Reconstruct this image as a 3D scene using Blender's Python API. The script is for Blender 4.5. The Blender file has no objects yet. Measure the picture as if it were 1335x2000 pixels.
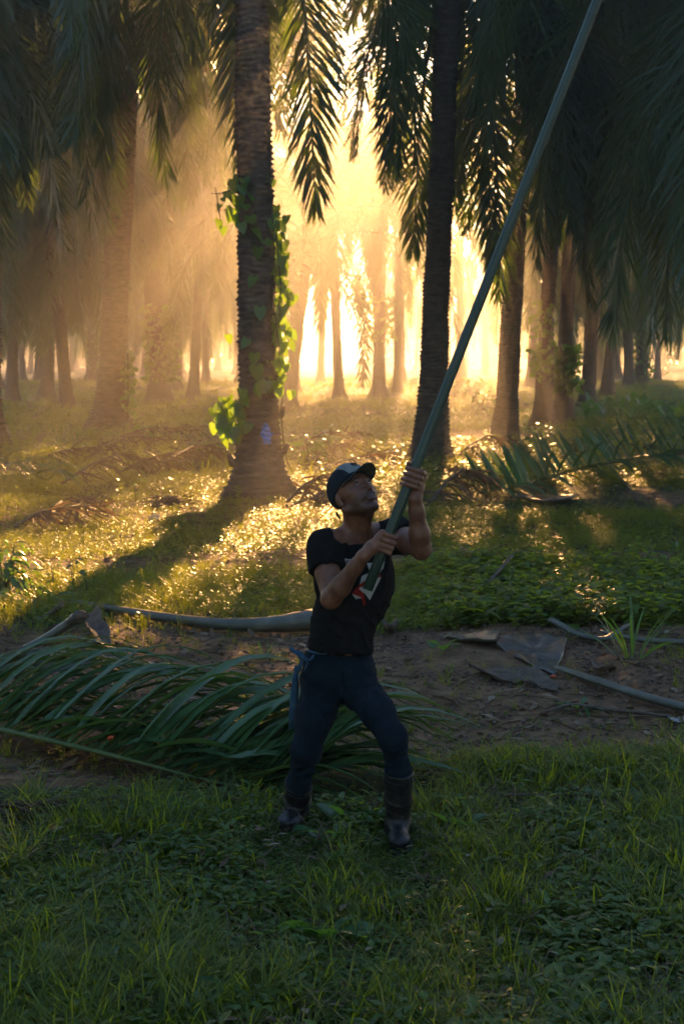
import bpy, math, random
import numpy as np
from mathutils import Vector, Matrix

# ------------------------------------------------------------------ camera, world, sun, exposure
scene = bpy.context.scene
C = scene.collection
F_PX, PW, PH = 3200.0, 1335.0, 2000.0
CAM_Z = 2.0
PITCH = math.atan((PH / 2 - 690) / F_PX)          # horizon at row 690 of the 2000-row photograph

cam_d = bpy.data.cameras.new("camera")
cam_d.sensor_fit = 'VERTICAL'; cam_d.sensor_height = 36.0; cam_d.sensor_width = 24.0
cam_d.lens = F_PX / PH * 36.0
cam_d.clip_start = 0.1; cam_d.clip_end = 2000
cam_d.dof.use_dof = True; cam_d.dof.focus_distance = 6.6; cam_d.dof.aperture_fstop = 7.0
cam = bpy.data.objects.new("camera", cam_d); C.objects.link(cam)
cam.location = (0, 0, CAM_Z)
cam.rotation_euler = (math.pi / 2 - PITCH, 0, 0)
scene.camera = cam

CP, SP = math.cos(PITCH), math.sin(PITCH)
def ray(px, py):
    u = (px - PW / 2) / F_PX; v = (PH / 2 - py) / F_PX
    return np.array([u, CP + v * SP, -SP + v * CP])
def P(px, py, Y):                                   # the point seen at a pixel at distance Y along the ground
    d = ray(px, py); t = Y / d[1]
    return np.array([d[0] * t, Y, CAM_Z + d[2] * t])
def G(px, py):                                      # the ground point seen at a pixel
    d = ray(px, py); t = -CAM_Z / d[2]
    return np.array([d[0] * t, d[1] * t, 0.0])

sd = ray(926, -204); sd = sd / np.linalg.norm(sd)   # where the shafts of light meet
SUN_EL = math.asin(sd[2]); SUN_AZ = math.atan2(sd[0], sd[1])

world = bpy.data.worlds.new("World"); scene.world = world; world.use_nodes = True
wn = world.node_tree; wn.nodes.clear()
sky = wn.nodes.new("ShaderNodeTexSky"); sky.sky_type = 'NISHITA'; sky.sun_disc = False
sky.sun_elevation = SUN_EL; sky.sun_rotation = SUN_AZ
sky.altitude = 100; sky.air_density = 1.0; sky.dust_density = 0.3; sky.ozone_density = 2.0
bg = wn.nodes.new("ShaderNodeBackground"); bg.inputs[1].default_value = 0.08
wo = wn.nodes.new("ShaderNodeOutputWorld")
wn.links.new(sky.outputs[0], bg.inputs[0]); wn.links.new(bg.outputs[0], wo.inputs[0])

sun_d = bpy.data.lights.new("sun", 'SUN'); sun_d.energy = 5.0; sun_d.angle = math.radians(0.5)
sun_d.color = (1.0, 0.51, 0.18)
sun = bpy.data.objects.new("sun", sun_d); C.objects.link(sun)
sun.rotation_euler = Vector(tuple(sd)).to_track_quat('Z', 'Y').to_euler()
sun.location = (20, 80, 40)

scene.view_settings.view_transform = 'Standard'; scene.view_settings.look = 'None'
scene.view_settings.gamma = 1.0; scene.view_settings.use_curve_mapping = False
scene.view_settings.exposure = 2.38
scene.render.engine = 'CYCLES'
cy = scene.cycles
cy.max_bounces = 7; cy.diffuse_bounces = 3; cy.glossy_bounces = 2; cy.transmission_bounces = 4
cy.volume_bounces = 0; cy.transparent_max_bounces = 8
cy.use_denoising = True; cy.sample_clamp_indirect = 4.0; cy.caustics_reflective = False; cy.caustics_refractive = False
scene.render.film_transparent = False

rng = np.random.default_rng(11)

# ------------------------------------------------------------------ helpers
def tag(o, label=None, cat=None, group=None, kind=None):
    if label: o['label'] = label
    if cat: o['category'] = cat
    if group: o['group'] = group
    if kind: o['kind'] = kind
    return o

def mesh_of(name, V, F, mats=(), fmat=None, smooth=True, attrs=None):
    """V (n,3); F = list of integer arrays (each n x 3 or n x 4)."""
    me = bpy.data.meshes.new(name)
    V = np.asarray(V, np.float32)
    if not isinstance(F, (list, tuple)): F = [F]
    F = [np.asarray(f, np.int32) for f in F if len(f)]
    loops = np.concatenate([f.ravel() for f in F]) if F else np.zeros(0, np.int32)
    sizes = np.concatenate([np.full(len(f), f.shape[1], np.int32) for f in F]) if F else np.zeros(0, np.int32)
    starts = np.concatenate([[0], np.cumsum(sizes)[:-1]]).astype(np.int32) if len(sizes) else sizes
    me.vertices.add(len(V)); me.vertices.foreach_set("co", V.ravel())
    me.loops.add(len(loops)); me.loops.foreach_set("vertex_index", loops)
    me.polygons.add(len(sizes)); me.polygons.foreach_set("loop_start", starts)
    if fmat is not None: me.polygons.foreach_set("material_index", np.asarray(fmat, np.int32))
    me.update(calc_edges=True)
    me.polygons.foreach_set("use_smooth", np.full(len(sizes), bool(smooth)))
    for m in (mats if isinstance(mats, (list, tuple)) else [mats]): me.materials.append(m)
    for k, a in (attrs or {}).items():
        at = me.attributes.new(k, 'FLOAT', 'POINT'); at.data.foreach_set("value", np.asarray(a, np.float32))
    me.validate()
    return me

def link(name, me, parent=None, loc=None, rot=None, scale=None):
    o = bpy.data.objects.new(name, me); C.objects.link(o)
    if parent is not None: o.parent = parent
    if loc is not None: o.location = tuple(float(a) for a in loc)
    if rot is not None: o.rotation_euler = tuple(float(a) for a in rot)
    if scale is not None: o.scale = (scale,) * 3 if np.isscalar(scale) else tuple(scale)
    return o

def unit(v): v = np.asarray(v, float); return v / (np.linalg.norm(v, axis=-1, keepdims=True) + 1e-12)

def tube(pts, radii, segs=8, cap=True, squash=1.0, jitter=0.0, r=None):
    pts = np.asarray(pts, float); n = len(pts); radii = np.broadcast_to(radii, (n,)).astype(float)
    T = np.gradient(pts, axis=0); T = unit(T)
    ref = np.array([0, 0, 1.0]) if abs(T[0][2]) < .9 else np.array([0, 1.0, 0])
    A = unit(np.cross(T, ref)); B = np.cross(T, A)
    ang = np.linspace(0, 2 * np.pi, segs, endpoint=False)
    ring = radii[:, None] * (1 + (r.normal(0, jitter, (n, segs)) if r is not None else 0))
    V = pts[:, None] + ring[..., None] * (np.cos(ang)[None, :, None] * A[:, None] + squash * np.sin(ang)[None, :, None] * B[:, None])
    V = V.reshape(-1, 3)
    i = np.arange(n - 1)[:, None] * segs; j = np.arange(segs)[None]; k = (j + 1) % segs
    Q = np.stack([i + j, i + k, i + segs + k, i + segs + j], -1).reshape(-1, 4)
    F = [Q]
    if cap:
        V = np.vstack([V, pts[0], pts[-1]]); c0 = n * segs; jj = np.arange(segs); kk = (jj + 1) % segs
        F.append(np.stack([kk, jj, np.full(segs, c0)], -1))
        F.append(np.stack([(n - 1) * segs + jj, (n - 1) * segs + kk, np.full(segs, c0 + 1)], -1))
    return V, F

def merge(parts):
    """parts: list of (V, [F...]) or (V,[F...],matindex) -> V, [quads, tris], fmat"""
    Vs, Qs, Ts, qm, tm, off = [], [], [], [], [], 0
    for p in parts:
        V, F = p[0], p[1]; m = p[2] if len(p) > 2 else 0
        if not isinstance(F, (list, tuple)): F = [F]
        for f in F:
            f = np.asarray(f)
            if not len(f): continue
            (Qs if f.shape[1] == 4 else Ts).append(f + off); (qm if f.shape[1] == 4 else tm).append(np.full(len(f), m))
        Vs.append(V); off += len(V)
    out, fm = [], []
    if Qs: out.append(np.vstack(Qs)); fm.append(np.concatenate(qm))
    if Ts: out.append(np.vstack(Ts)); fm.append(np.concatenate(tm))
    return np.vstack(Vs), out, np.concatenate(fm)

def hash3(ix, iy, iz, seed=0):
    h = (ix * 374761393 + iy * 668265263 + iz * 2147483647 + seed * 1274126177) & 0xffffffff
    h = ((h ^ (h >> 13)) * 1274126177) & 0xffffffff
    return ((h ^ (h >> 16)) & 0xffff) / 65535.0
def vnoise(x, y, z=0.0, seed=0):
    x, y, z = np.broadcast_arrays(np.asarray(x, float), y, z)
    ix, iy, iz = (np.floor(a).astype(np.int64) for a in (x, y, z))
    fx, fy, fz = x - ix, y - iy, z - iz
    fx, fy, fz = (f * f * (3 - 2 * f) for f in (fx, fy, fz))
    o = 0
    for dx in (0, 1):
        for dy in (0, 1):
            for dz in (0, 1):
                o = o + hash3(ix + dx, iy + dy, iz + dz, seed) * (fx if dx else 1 - fx) * (fy if dy else 1 - fy) * (fz if dz else 1 - fz)
    return o * 2 - 1
def fbm(x, y, z=0.0, seed=0, octs=3):
    return sum(vnoise(x * 2 ** k, y * 2 ** k, np.asarray(z) * 2 ** k, seed + k) * 0.5 ** k for k in range(octs))

# ------------------------------------------------------------------ materials
def new_mat(name):
    m = bpy.data.materials.new(name); m.use_nodes = True
    nt = m.node_tree; nt.nodes.clear()
    return m, nt, nt.nodes.new("ShaderNodeOutputMaterial")
def N(nt, kind, **kw):
    n = nt.nodes.new(kind)
    for k, v in kw.items():
        if k.startswith('i_'): n.inputs[k[2:].replace('_', ' ')].default_value = v
        else: setattr(n, k, v)
    return n
def ramp(nt, stops, src):
    r = nt.nodes.new("ShaderNodeValToRGB"); e = r.color_ramp.elements
    while len(e) < len(stops): e.new(0.5)
    for k, (p, c) in enumerate(stops):
        e[k].position = p; e[k].color = (*c, 1) if len(c) == 3 else c
    nt.links.new(src, r.inputs[0]); return r
def noise(nt, scale, detail=4, rough=.6, coord='Object', stretch=None, w=None):
    tc = nt.nodes.new("ShaderNodeTexCoord"); src = tc.outputs[coord]
    if stretch:
        mp = nt.nodes.new("ShaderNodeMapping"); mp.inputs['Scale'].default_value = stretch
        nt.links.new(src, mp.inputs[0]); src = mp.outputs[0]
    n = nt.nodes.new("ShaderNodeTexNoise"); n.inputs['Scale'].default_value = scale
    n.inputs['Detail'].default_value = detail; n.inputs['Roughness'].default_value = rough
    nt.links.new(src, n.inputs['Vector']); return n

def solid(name, stops, scale=6, rough=.8, bump=.3, bscale=40, spec=.3, stretch=None, detail=4, bdist=.01, coat=0, metal=0):
    """noise-mottled surface with fine bump"""
    m, nt, out = new_mat(name)
    b = N(nt, "ShaderNodeBsdfPrincipled"); b.inputs['Roughness'].default_value = rough
    b.inputs['Specular IOR Level'].default_value = spec; b.inputs['Metallic'].default_value = metal
    b.inputs['Coat Weight'].default_value = coat
    n = noise(nt, scale, detail, .65, stretch=stretch)
    r = ramp(nt, stops, n.outputs[0]); nt.links.new(r.outputs[0], b.inputs['Base Color'])
    if bump:
        n2 = noise(nt, bscale, 3, .6, stretch=stretch)
        bp = N(nt, "ShaderNodeBump"); bp.inputs['Strength'].default_value = bump; bp.inputs['Distance'].default_value = bdist
        nt.links.new(n2.outputs[0], bp.inputs['Height']); nt.links.new(bp.outputs[0], b.inputs['Normal'])
    nt.links.new(b.outputs[0], out.inputs[0]); return m

def leafmat(name, dark, light, trans, tfac=.45, rough=.45, spec=.4, scale=3.0, attr=None, spots=None):
    """leaf: glossy top, light shining through; colour varied by noise (and by the attribute rnd)"""
    m, nt, out = new_mat(name)
    b = N(nt, "ShaderNodeBsdfPrincipled"); b.inputs['Roughness'].default_value = rough
    b.inputs['Specular IOR Level'].default_value = spec
    if attr:
        a = N(nt, "ShaderNodeAttribute", attribute_name=attr); src = a.outputs['Fac']
    else:
        src = noise(nt, scale, 3, .6).outputs[0]
    stops = [(0.25, dark), (0.75, light)] if not attr else [(0.0, dark), (0.85, light)]
    if spots and attr: stops.append((1.0, spots))
    r = ramp(nt, stops, src)
    nt.links.new(r.outputs[0], b.inputs['Base Color'])
    t = N(nt, "ShaderNodeBsdfTranslucent"); t.inputs[0].default_value = (*trans, 1)
    mx = N(nt, "ShaderNodeMixShader"); mx.inputs[0].default_value = tfac
    nt.links.new(b.outputs[0], mx.inputs[1]); nt.links.new(t.outputs[0], mx.inputs[2])
    nt.links.new(mx.outputs[0], out.inputs[0]); return m

M = {}
M['frond'] = leafmat("palm_leaf", (.015, .038, .022), (.032, .075, .038), (.17, .27, .02), .38, .36, .6, scale=2.0)
M['frond_dry'] = leafmat("dry_palm_leaf", (.06, .04, .025), (.14, .10, .065), (.20, .12, .05), .25, .7, .2, scale=4.0)
M['fallen'] = leafmat("fallen_palm_leaf", (.022, .062, .026), (.060, .140, .048), (.16, .26, .03), .25, .34, .5, scale=6.0)
M['rachis'] = solid("leaf_stalk", [(.3, (.04, .07, .02)), (.7, (.09, .12, .04))], 8, .55, .2, 60)
M['vine'] = leafmat("vine_leaf", (.03, .09, .035), (.06, .15, .04), (.30, .50, .02), .48, .35, .5, scale=9.0)
M['grass'] = leafmat("grass_blade", (.009, .038, .007), (.066, .150, .024), (.42, .46, .015), .50, .38, .32, attr='rnd', spots=(.16, .13, .06))
M['weed'] = leafmat("weed_leaf", (.010, .042, .010), (.075, .160, .030), (.40, .46, .015), .50, .36, .40, attr='rnd', spots=(.15, .13, .05))
M['litter'] = leafmat("dead_leaf", (.05, .035, .02), (.16, .11, .065), (.20, .12, .05), .15, .75, .2, attr='rnd', spots=(.26, .21, .15))

def bark_mat(name, c0, c1, moss, mossiness=.45):
    m, nt, out = new_mat(name)
    b = N(nt, "ShaderNodeBsdfPrincipled"); b.inputs['Roughness'].default_value = .85; b.inputs['Specular IOR Level'].default_value = .25
    n = noise(nt, 5, 6, .7, stretch=(1, 1, 2.5)); r = ramp(nt, [(.3, c0), (.7, c1)], n.outputs[0])
    n2 = noise(nt, 1.3, 4, .7); r2 = ramp(nt, [(mossiness, (0, 0, 0)), (mossiness + .2, (1, 1, 1))], n2.outputs[0])
    mx = N(nt, "ShaderNodeMix", data_type='RGBA'); mx.inputs[7].default_value = (*moss, 1)
    nt.links.new(r2.outputs[0], mx.inputs[0]); nt.links.new(r.outputs[0], mx.inputs[6])
    nt.links.new(mx.outputs[2], b.inputs['Base Color'])
    n3 = noise(nt, 22, 5, .7, stretch=(1, 1, 2)); bp = N(nt, "ShaderNodeBump"); bp.inputs['Strength'].default_value = .8; bp.inputs['Distance'].default_value = .03
    nt.links.new(n3.outputs[0], bp.inputs['Height']); nt.links.new(bp.outputs[0], b.inputs['Normal'])
    nt.links.new(b.outputs[0], out.inputs[0]); return m
M['bark'] = bark_mat("palm_bark", (.040, .028, .020), (.17, .125, .09), (.05, .07, .028), .55)
M['bark_far'] = bark_mat("far_palm_bark", (.05, .036, .027), (.12, .09, .065), (.045, .055, .025), .55)
M['husk'] = solid("dry_husk", [(.3, (.035, .025, .018)), (.55, (.10, .075, .055)), (.8, (.20, .16, .12))], 9, .8, .5, 50, stretch=(1, 4, 1))
M['petiole'] = solid("weathered_petiole", [(.3, (.03, .035, .028)), (.55, (.075, .08, .06)), (.8, (.14, .145, .125))], 4, .42, .25, 60, spec=.5)
# ------------------------------------------------------------------ ground
def smooth(a, b, x): t = np.clip((x - a) / (b - a), 0, 1); return t * t * (3 - 2 * t)
def zone_dirt(x, y):
    """1 = bare soil, 0 = green"""
    w = fbm(x * .9, y * .9, 0, 5) * .35
    d = smooth(7.5, 7.9, y + w * .8 + np.clip(x * -.1, -.2, .25)) * (1 - smooth(11.2, 12.2, y + w * 1.5 + np.where(x < -.3, -1.2, 0) * 0))
    d2 = smooth(14.6, 15.0, y + w) * (1 - smooth(15.9, 16.6, y + w)) * .9        # dark strip behind the weeds
    p = smooth(.35, .75, fbm(x * .35, y * .22, 0, 9) * 1.2 + .05) * smooth(16, 20, y) * .8
    tr = .9 * np.exp(-((x + 1.3) ** 2 + ((y - 21.6) * .6) ** 2) / 2.2)           # bare earth round the vine-grown trunk
    return np.clip(np.maximum.reduce([d, d2, p, tr]), 0, 1)
def gz(x, y):
    x = np.asarray(x, float); y = np.asarray(y, float)
    near = 1 - smooth(5.6, 7.6, y)
    h = fbm(x * .35, y * .35, 0, 3) * .05 + fbm(x * 1.7, y * 1.7, 0, 4) * .014
    h = h * (.5 + .5 * smooth(7, 10, y)) + smooth(25, 60, y) * fbm(x * .06, y * .06, 0, 7) * .18
    h = h + .05 * np.exp(-((y - 15.6 - .2 * np.sin(x)) / .5) ** 2)
    h = h * smooth(.45, 1.0, np.hypot(x - .02, y - 6.72))
    return h
def ground_detail(x, y):
    cl = np.clip(fbm(x * 9, y * 9, 0, 21, 3), 0, 2) * .022
    heap = np.exp(-(((x - .95) / .55) ** 2 + ((y - 10.4) / .45) ** 2))
    cl = cl * (.6 + 1.2 * heap) + heap * .03
    return cl * zone_dirt(x, y) * (1 - smooth(17, 24, y))
u = np.linspace(-1, 1, 380); gx = np.sinh(u * 4.2) / math.sinh(4.2) * 170
v = np.linspace(0, 1, 560); gy = 2.4 * np.exp(v * math.log(330 / 2.4)); gy = np.concatenate([[-25, -10, -3, 0, 1.4], gy])
X, Y = np.meshgrid(gx, gy)
Z = gz(X, Y) + ground_detail(X, Y)
ny, nx = X.shape
idx = np.arange(nx * ny).reshape(ny, nx)
Q = np.stack([idx[:-1, :-1], idx[:-1, 1:], idx[1:, 1:], idx[1:, :-1]], -1).reshape(-1, 4)

def ground_mat():
    m, nt, out = new_mat("earth_and_moss")
    b = N(nt, "ShaderNodeBsdfPrincipled"); b.inputs['Roughness'].default_value = .9; b.inputs['Specular IOR Level'].default_value = .25
    n = noise(nt, 6, 8, .75)
    soil = ramp(nt, [(.25, (.045, .025, .013)), (.5, (.16, .090, .048)), (.75, (.33, .205, .12))], n.outputs[0])
    n2 = noise(nt, 14, 6, .7)
    green = ramp(nt, [(.3, (.010, .016, .005)), (.55, (.035, .055, .012)), (.8, (.10, .11, .03))], n2.outputs[0])
    a = N(nt, "ShaderNodeAttribute", attribute_name='dirt')
    n3 = noise(nt, 3.5, 6, .75)
    ad = N(nt, "ShaderNodeMath", operation='ADD'); nt.links.new(a.outputs['Fac'], ad.inputs[0]); nt.links.new(n3.outputs[0], ad.inputs[1])
    r = ramp(nt, [(.62, (0, 0, 0)), (.98, (1, 1, 1))], ad.outputs[0])
    mx = N(nt, "ShaderNodeMix", data_type='RGBA')
    nt.links.new(r.outputs[0], mx.inputs[0]); nt.links.new(green.outputs[0], mx.inputs[6]); nt.links.new(soil.outputs[0], mx.inputs[7])
    nt.links.new(mx.outputs[2], b.inputs['Base Color'])
    n4 = noise(nt, 28, 6, .75); bp = N(nt, "ShaderNodeBump"); bp.inputs['Strength'].default_value = .9; bp.inputs['Distance'].default_value = .03
    nt.links.new(n4.outputs[0], bp.inputs['Height']); nt.links.new(bp.outputs[0], b.inputs['Normal'])
    nt.links.new(b.outputs[0], out.inputs[0]); return m
M['ground'] = ground_mat()
tag(link("ground", mesh_of("ground", np.stack([X, Y, Z], -1).reshape(-1, 3), [Q], M['ground'], attrs={'dirt': zone_dirt(X, Y).ravel()})),
    "earth floor of the plantation with bare soil and green patches", kind='structure')

# ------------------------------------------------------------------ haze
def haze_mat():
    m, nt, out = new_mat("haze_air")
    v = N(nt, "ShaderNodeVolumePrincipled"); v.inputs['Color'].default_value = (.93, .90, .86, 1)
    v.inputs['Density'].default_value = HAZE; v.inputs['Anisotropy'].default_value = HAZE_G
    nt.links.new(v.outputs[0], out.inputs['Volume']); return m
HAZE, HAZE_G = 0.0030, 0.83
def box(x0, x1, y0, y1, z0, z1):
    V = np.array([(x, y, z) for x in (x0, x1) for y in (y0, y1) for z in (z0, z1)], float)
    Fq = np.array([(0, 1, 3, 2), (4, 6, 7, 5), (0, 4, 5, 1), (2, 3, 7, 6), (0, 2, 6, 4), (1, 5, 7, 3)])
    return V, [Fq]
V, F = box(-175, 175, -30, 340, -1.2, 19.0)
tag(link("haze", mesh_of("haze", V, F, haze_mat(), smooth=False)), "pale morning mist hanging through the whole plantation", kind='stuff')

# ------------------------------------------------------------------ palms
def frond_mesh(name, r, e0, L, nl, segs, lw, bend, end_e=None, dry=False, leaf_l=.95):
    """a pinnate palm leaf: stalk from the origin out along +X, drooping; leaflets hang off both sides"""
    n = 26; s = np.linspace(0, 1, n)
    th = np.radians(np.maximum(e0 - bend * s ** 1.25, -88 + 3 * np.sin(s * 9)))
    yaw = np.cumsum(r.normal(0, .012, n)) + r.normal(0, .12) * s
    ds = L / (n - 1)
    T = np.stack([np.cos(th) * np.cos(yaw), np.cos(th) * np.sin(yaw), np.sin(th)], -1)
    pts = np.concatenate([[[0, 0, 0]], np.cumsum((T[:-1] + T[1:]) / 2 * ds, 0)])
    # stalk
    rad = .055 * (1 - s) ** .8 + .006; rad[0] *= 1.7; rad[1] *= 1.25
    parts = [tube(pts, rad, 5, squash=.7) + (1,)]
    t = np.repeat(np.linspace(.13, .995, nl), 2); side = np.tile([1., -1.], nl)
    t = np.clip(t + r.normal(0, .004, len(t)), .12, .998); m = len(t)
    def samp(A): return np.stack([np.interp(t, s, A[:, k]) for k in range(3)], -1)
    Pb, Tb = samp(pts), unit(samp(T))
    S = unit(np.cross(Tb, np.array([0, 0, 1.0]) + 1e-3)); bad = np.abs(Tb[:, 2]) > .985
    S0 = np.array([0, -1.0, 0]); S[bad] = unit(S0 - Tb[bad] * (Tb[bad] @ S0)[:, None]); Nn = np.cross(S, Tb)
    fwd = np.radians(np.interp(t, [.1, .5, 1], [18, 42, 66]) + r.normal(0, 6, m))
    up = r.normal(.12, .27, m)
    D = unit(S * (side * np.cos(fwd))[:, None] + Tb * np.sin(fwd)[:, None] + Nn * up[:, None])
    ll = leaf_l * np.interp(t, [.1, .3, .6, .9, 1], [.45, .95, 1, .6, .32]) * r.uniform(.82, 1.1, m)
    W = unit(np.cross(D, Nn) + r.normal(0, .22, (m, 3))) * (lw / 2)
    droop = r.uniform(.15, .55, m)
    ks = np.linspace(0, 1, segs + 1); rows = []
    for k in ks:
        p = Pb + D * (ll * k)[:, None] + np.array([0, 0, -1.]) * (droop * ll * k * k * .8)[:, None]
        wv = [.45, 1, .85, .5, .3][min(int(k * 4 + .01), 4)] if k < 1 else 0
        rows.append((p - W * wv, p + W * wv) if k < 1 else (p,))
    V = np.stack([a for rw in rows for a in rw], 1); c = V.shape[1]; base = (np.arange(m) * c)[:, None]
    quads = np.concatenate([base + np.array([[2 * i, 2 * i + 1, 2 * i + 3, 2 * i + 2]]) for i in range(segs - 1)]) if segs > 1 else np.zeros((0, 4), int)
    tris = base + np.array([[c - 3, c - 2, c - 1]])
    parts.append((V.reshape(-1, 3), [quads, tris], 0))
    V, F, fm = merge(parts)
    return mesh_of(name, V, F, [M['frond_dry'] if dry else M['frond'], M['rachis']], fm, smooth=False)

FR = {}
def variants(key, levels, cnt, **kw):
    FR[key] = []
    for e0, bend in levels:
        FR[key].append([frond_mesh("palm_frond", rng, e0 + rng.normal(0, 3), kw.get('L', 6.4) * rng.uniform(.93, 1.06), kw['nl'], kw['segs'], kw['lw'], bend * rng.uniform(.95, 1.05)) for _ in range(cnt)])
LEV = [(84, 55), (72, 95), (60, 125), (45, 132), (28, 125), (10, 112), (-12, 100), (-35, 75), (-52, 45)]
variants('near', LEV, 3, nl=104, segs=3, lw=.048)
variants('mid', LEV, 2, nl=78, segs=2, lw=.062)
variants('far', LEV[::2] + [LEV[-1]], 1, nl=48, segs=1, lw=.12)
DRYF = [frond_mesh("dry_palm_frond", rng, -40, 4.6, 60, 2, .05, 60, dry=True, leaf_l=.8) for _ in range(2)]

def trunk_mesh(r, h, rad, lean, segs, dz, flare=1.0, curve=0.0, rough=1.0):
    """ringed stem from the ground to height h; lean = (dx, dy) at the top"""
    z = np.arange(-.15, h + dz, dz); n = len(z); t = np.clip(z / h, 0, 1)
    ang = np.linspace(0, 2 * np.pi, segs, endpoint=False)
    A, Zg = np.meshgrid(ang, z)
    R = rad * (1 + .06 * np.sin(Zg * .7 + r.uniform(0, 6)))
    R = R * (1 + flare * .85 * np.exp(-(np.clip(Zg, 0, 9) / .42) ** 1.1) + .22 * np.exp(-np.clip(Zg, 0, 9) / 1.5))
    sd_ = int(r.integers(0, 9999))
    lob = np.sin(A * 5 + r.uniform(0, 6)) * .5 + np.sin(A * 3 + r.uniform(0, 6)) * .5
    R = R * (1 + flare * .16 * lob * np.exp(-np.clip(Zg, 0, 9) / .35))
    ring = .075
    ph = (Zg + .018 * np.sin(A * 2 + Zg * 3) + .03 * vnoise(np.cos(A) * 1.5, np.sin(A) * 1.5, Zg * 2.2, sd_)) / ring
    saw = (1 - (ph % 1.0)) ** 1.5
    k = hash3(np.floor(ph).astype(np.int64), np.floor(A / (2 * np.pi) * 9 + np.floor(ph) * .5).astype(np.int64), 0, sd_)
    R = R + rough * (saw - .5) * (.020 + .066 * k) * (rad / .27)
    R = R + rough * fbm(np.cos(A) * 3, np.sin(A) * 3, Zg * 2.5, sd_, 3) * .022
    cx = lean[0] * t ** (1.0 + curve); cyy = lean[1] * t ** (1.0 + curve)
    V = np.stack([cx[:, None] + R * np.cos(A), cyy[:, None] + R * np.sin(A), Zg], -1).reshape(-1, 3)
    i = np.arange(n - 1)[:, None] * segs; j = np.arange(segs)[None]; kk = (j + 1) % segs
    Qd = np.stack([i + j, i + kk, i + segs + kk, i + segs + j], -1).reshape(-1, 4)
    return V, [Qd]

def palm(name, label, cat, group, pos, rad, h, lean=(0, 0), lod='near', seed=0, nf=38, spin=None, scale=1.0, skirt=1.0, dry=1, flare=1.0, curve=0.0, drop=0.0, skip=None, extra=(), dense=True):
    r = np.random.default_rng(seed + 500)
    root = bpy.data.objects.new(name, None); C.objects.link(root)
    root.location = (float(pos[0]), float(pos[1]), float(gz(pos[0], pos[1])))
    tag(root, label, cat, group)
    segs, dz = {'near': (44, .025), 'mid': (22, .04), 'far': (10, .15)}[lod]
    V, F = trunk_mesh(r, h, rad, lean, segs, dz, flare, curve)
    if lod != 'far':     # fibrous knot of old leaf bases under the crown
        kn = []
        for q in range(26):
            a = q * 2.4; zz = h - 1.2 + q * .055
            kn.append(tube([[lean[0] + math.cos(a) * rad * .7, lean[1] + math.sin(a) * rad * .7, zz - .25], [lean[0] + math.cos(a) * rad * 1.5, lean[1] + math.sin(a) * rad * 1.5, zz + .25]], [.13, .06], 5))
        V, F, _ = merge([(V, F)] + kn)
    link("trunk", mesh_of("palm_trunk", V, F, M['bark'] if lod == 'near' else M['bark_far']), root)
    crown = bpy.data.objects.new("crown", None); C.objects.link(crown); crown.parent = root; crown.location = (lean[0], lean[1], h)
    fam = FR[lod]; nlev = len(fam); spin = r.uniform(0, 6.28) if spin is None else spin
    for q in range(nf):
        lv = (q + .5) / nf; li = min(nlev - 1, int(lv ** .85 * nlev * skirt)) if skirt <= 1 else min(nlev - 1, int(lv ** (.85 / skirt) * nlev))
        az = spin + q * 2.39996 + r.normal(0, .12)
        if skip is not None and skip(az % (2 * math.pi), li / nlev): continue
        me = fam[li][int(r.integers(len(fam[li])))]
        rr = rad * .5
        link("frond", me, crown, (math.cos(az) * rr, math.sin(az) * rr, .45 - lv * .9 - drop), (r.normal(0, .06), r.normal(0, .05), az), scale * r.uniform(.92, 1.08))
    for q in range({'near': 30, 'mid': 24, 'far': 0}[lod] if dense else 0):      # extra fronds added at the crown's top to block sun through the canopy
        az = r.uniform(0, 6.283); li = int(r.integers(0, 4)); me = fam[li][int(r.integers(len(fam[li])))]
        if skip is not None and skip(az, 0.0): continue
        link("frond", me, crown, (math.cos(az) * rad * .4, math.sin(az) * rad * .4, r.uniform(0, .5)), (r.normal(0, .1), r.normal(0, .1), az), scale * r.uniform(.8, 1.05))
    for az, li, dn, *sc_ in extra:  # hand-placed fronds; some added only to keep sun off the foreground
        me = fam[li][int(r.integers(len(fam[li])))]
        link("frond", me, crown, (math.cos(az) * rad * .7, math.sin(az) * rad * .7, -dn), (0, 0, az), sc_[0] if sc_ else scale)
    for q in range(dry):
        az = r.uniform(0, 6.28)
        link("dry_frond", DRYF[q % 2], crown, (math.cos(az) * rad, math.sin(az) * rad, -.55), (0, 0, az), scale * r.uniform(.85, 1.05))
    return root

def foot(px, py): g = G(px, py); return g
def lean_for(px, py, tx, ty, h):
    """sideways lean so that the stem, seen at pixel (tx, ty), crosses that column"""
    g = G(px, py); p = P(tx, ty, g[1]); return ((p[0] - g[0]) * h / max(p[2], .5), 0.0)

front = lambda az, lv: lv > .3 and abs(az - 1.5 * math.pi) < .6      # lower fronds cut away on the side facing the camera
front_left = lambda az, lv: front(az, lv) or abs(az - math.pi) < (1.35 if lv > .12 else .6)
front_right = lambda az, lv: front(az, lv) or (az < .8 or az > 5.5)
gap_right = lambda az, lv: az < .6 or az > 5.7
GRP = "oil palms of the plantation"
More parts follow.
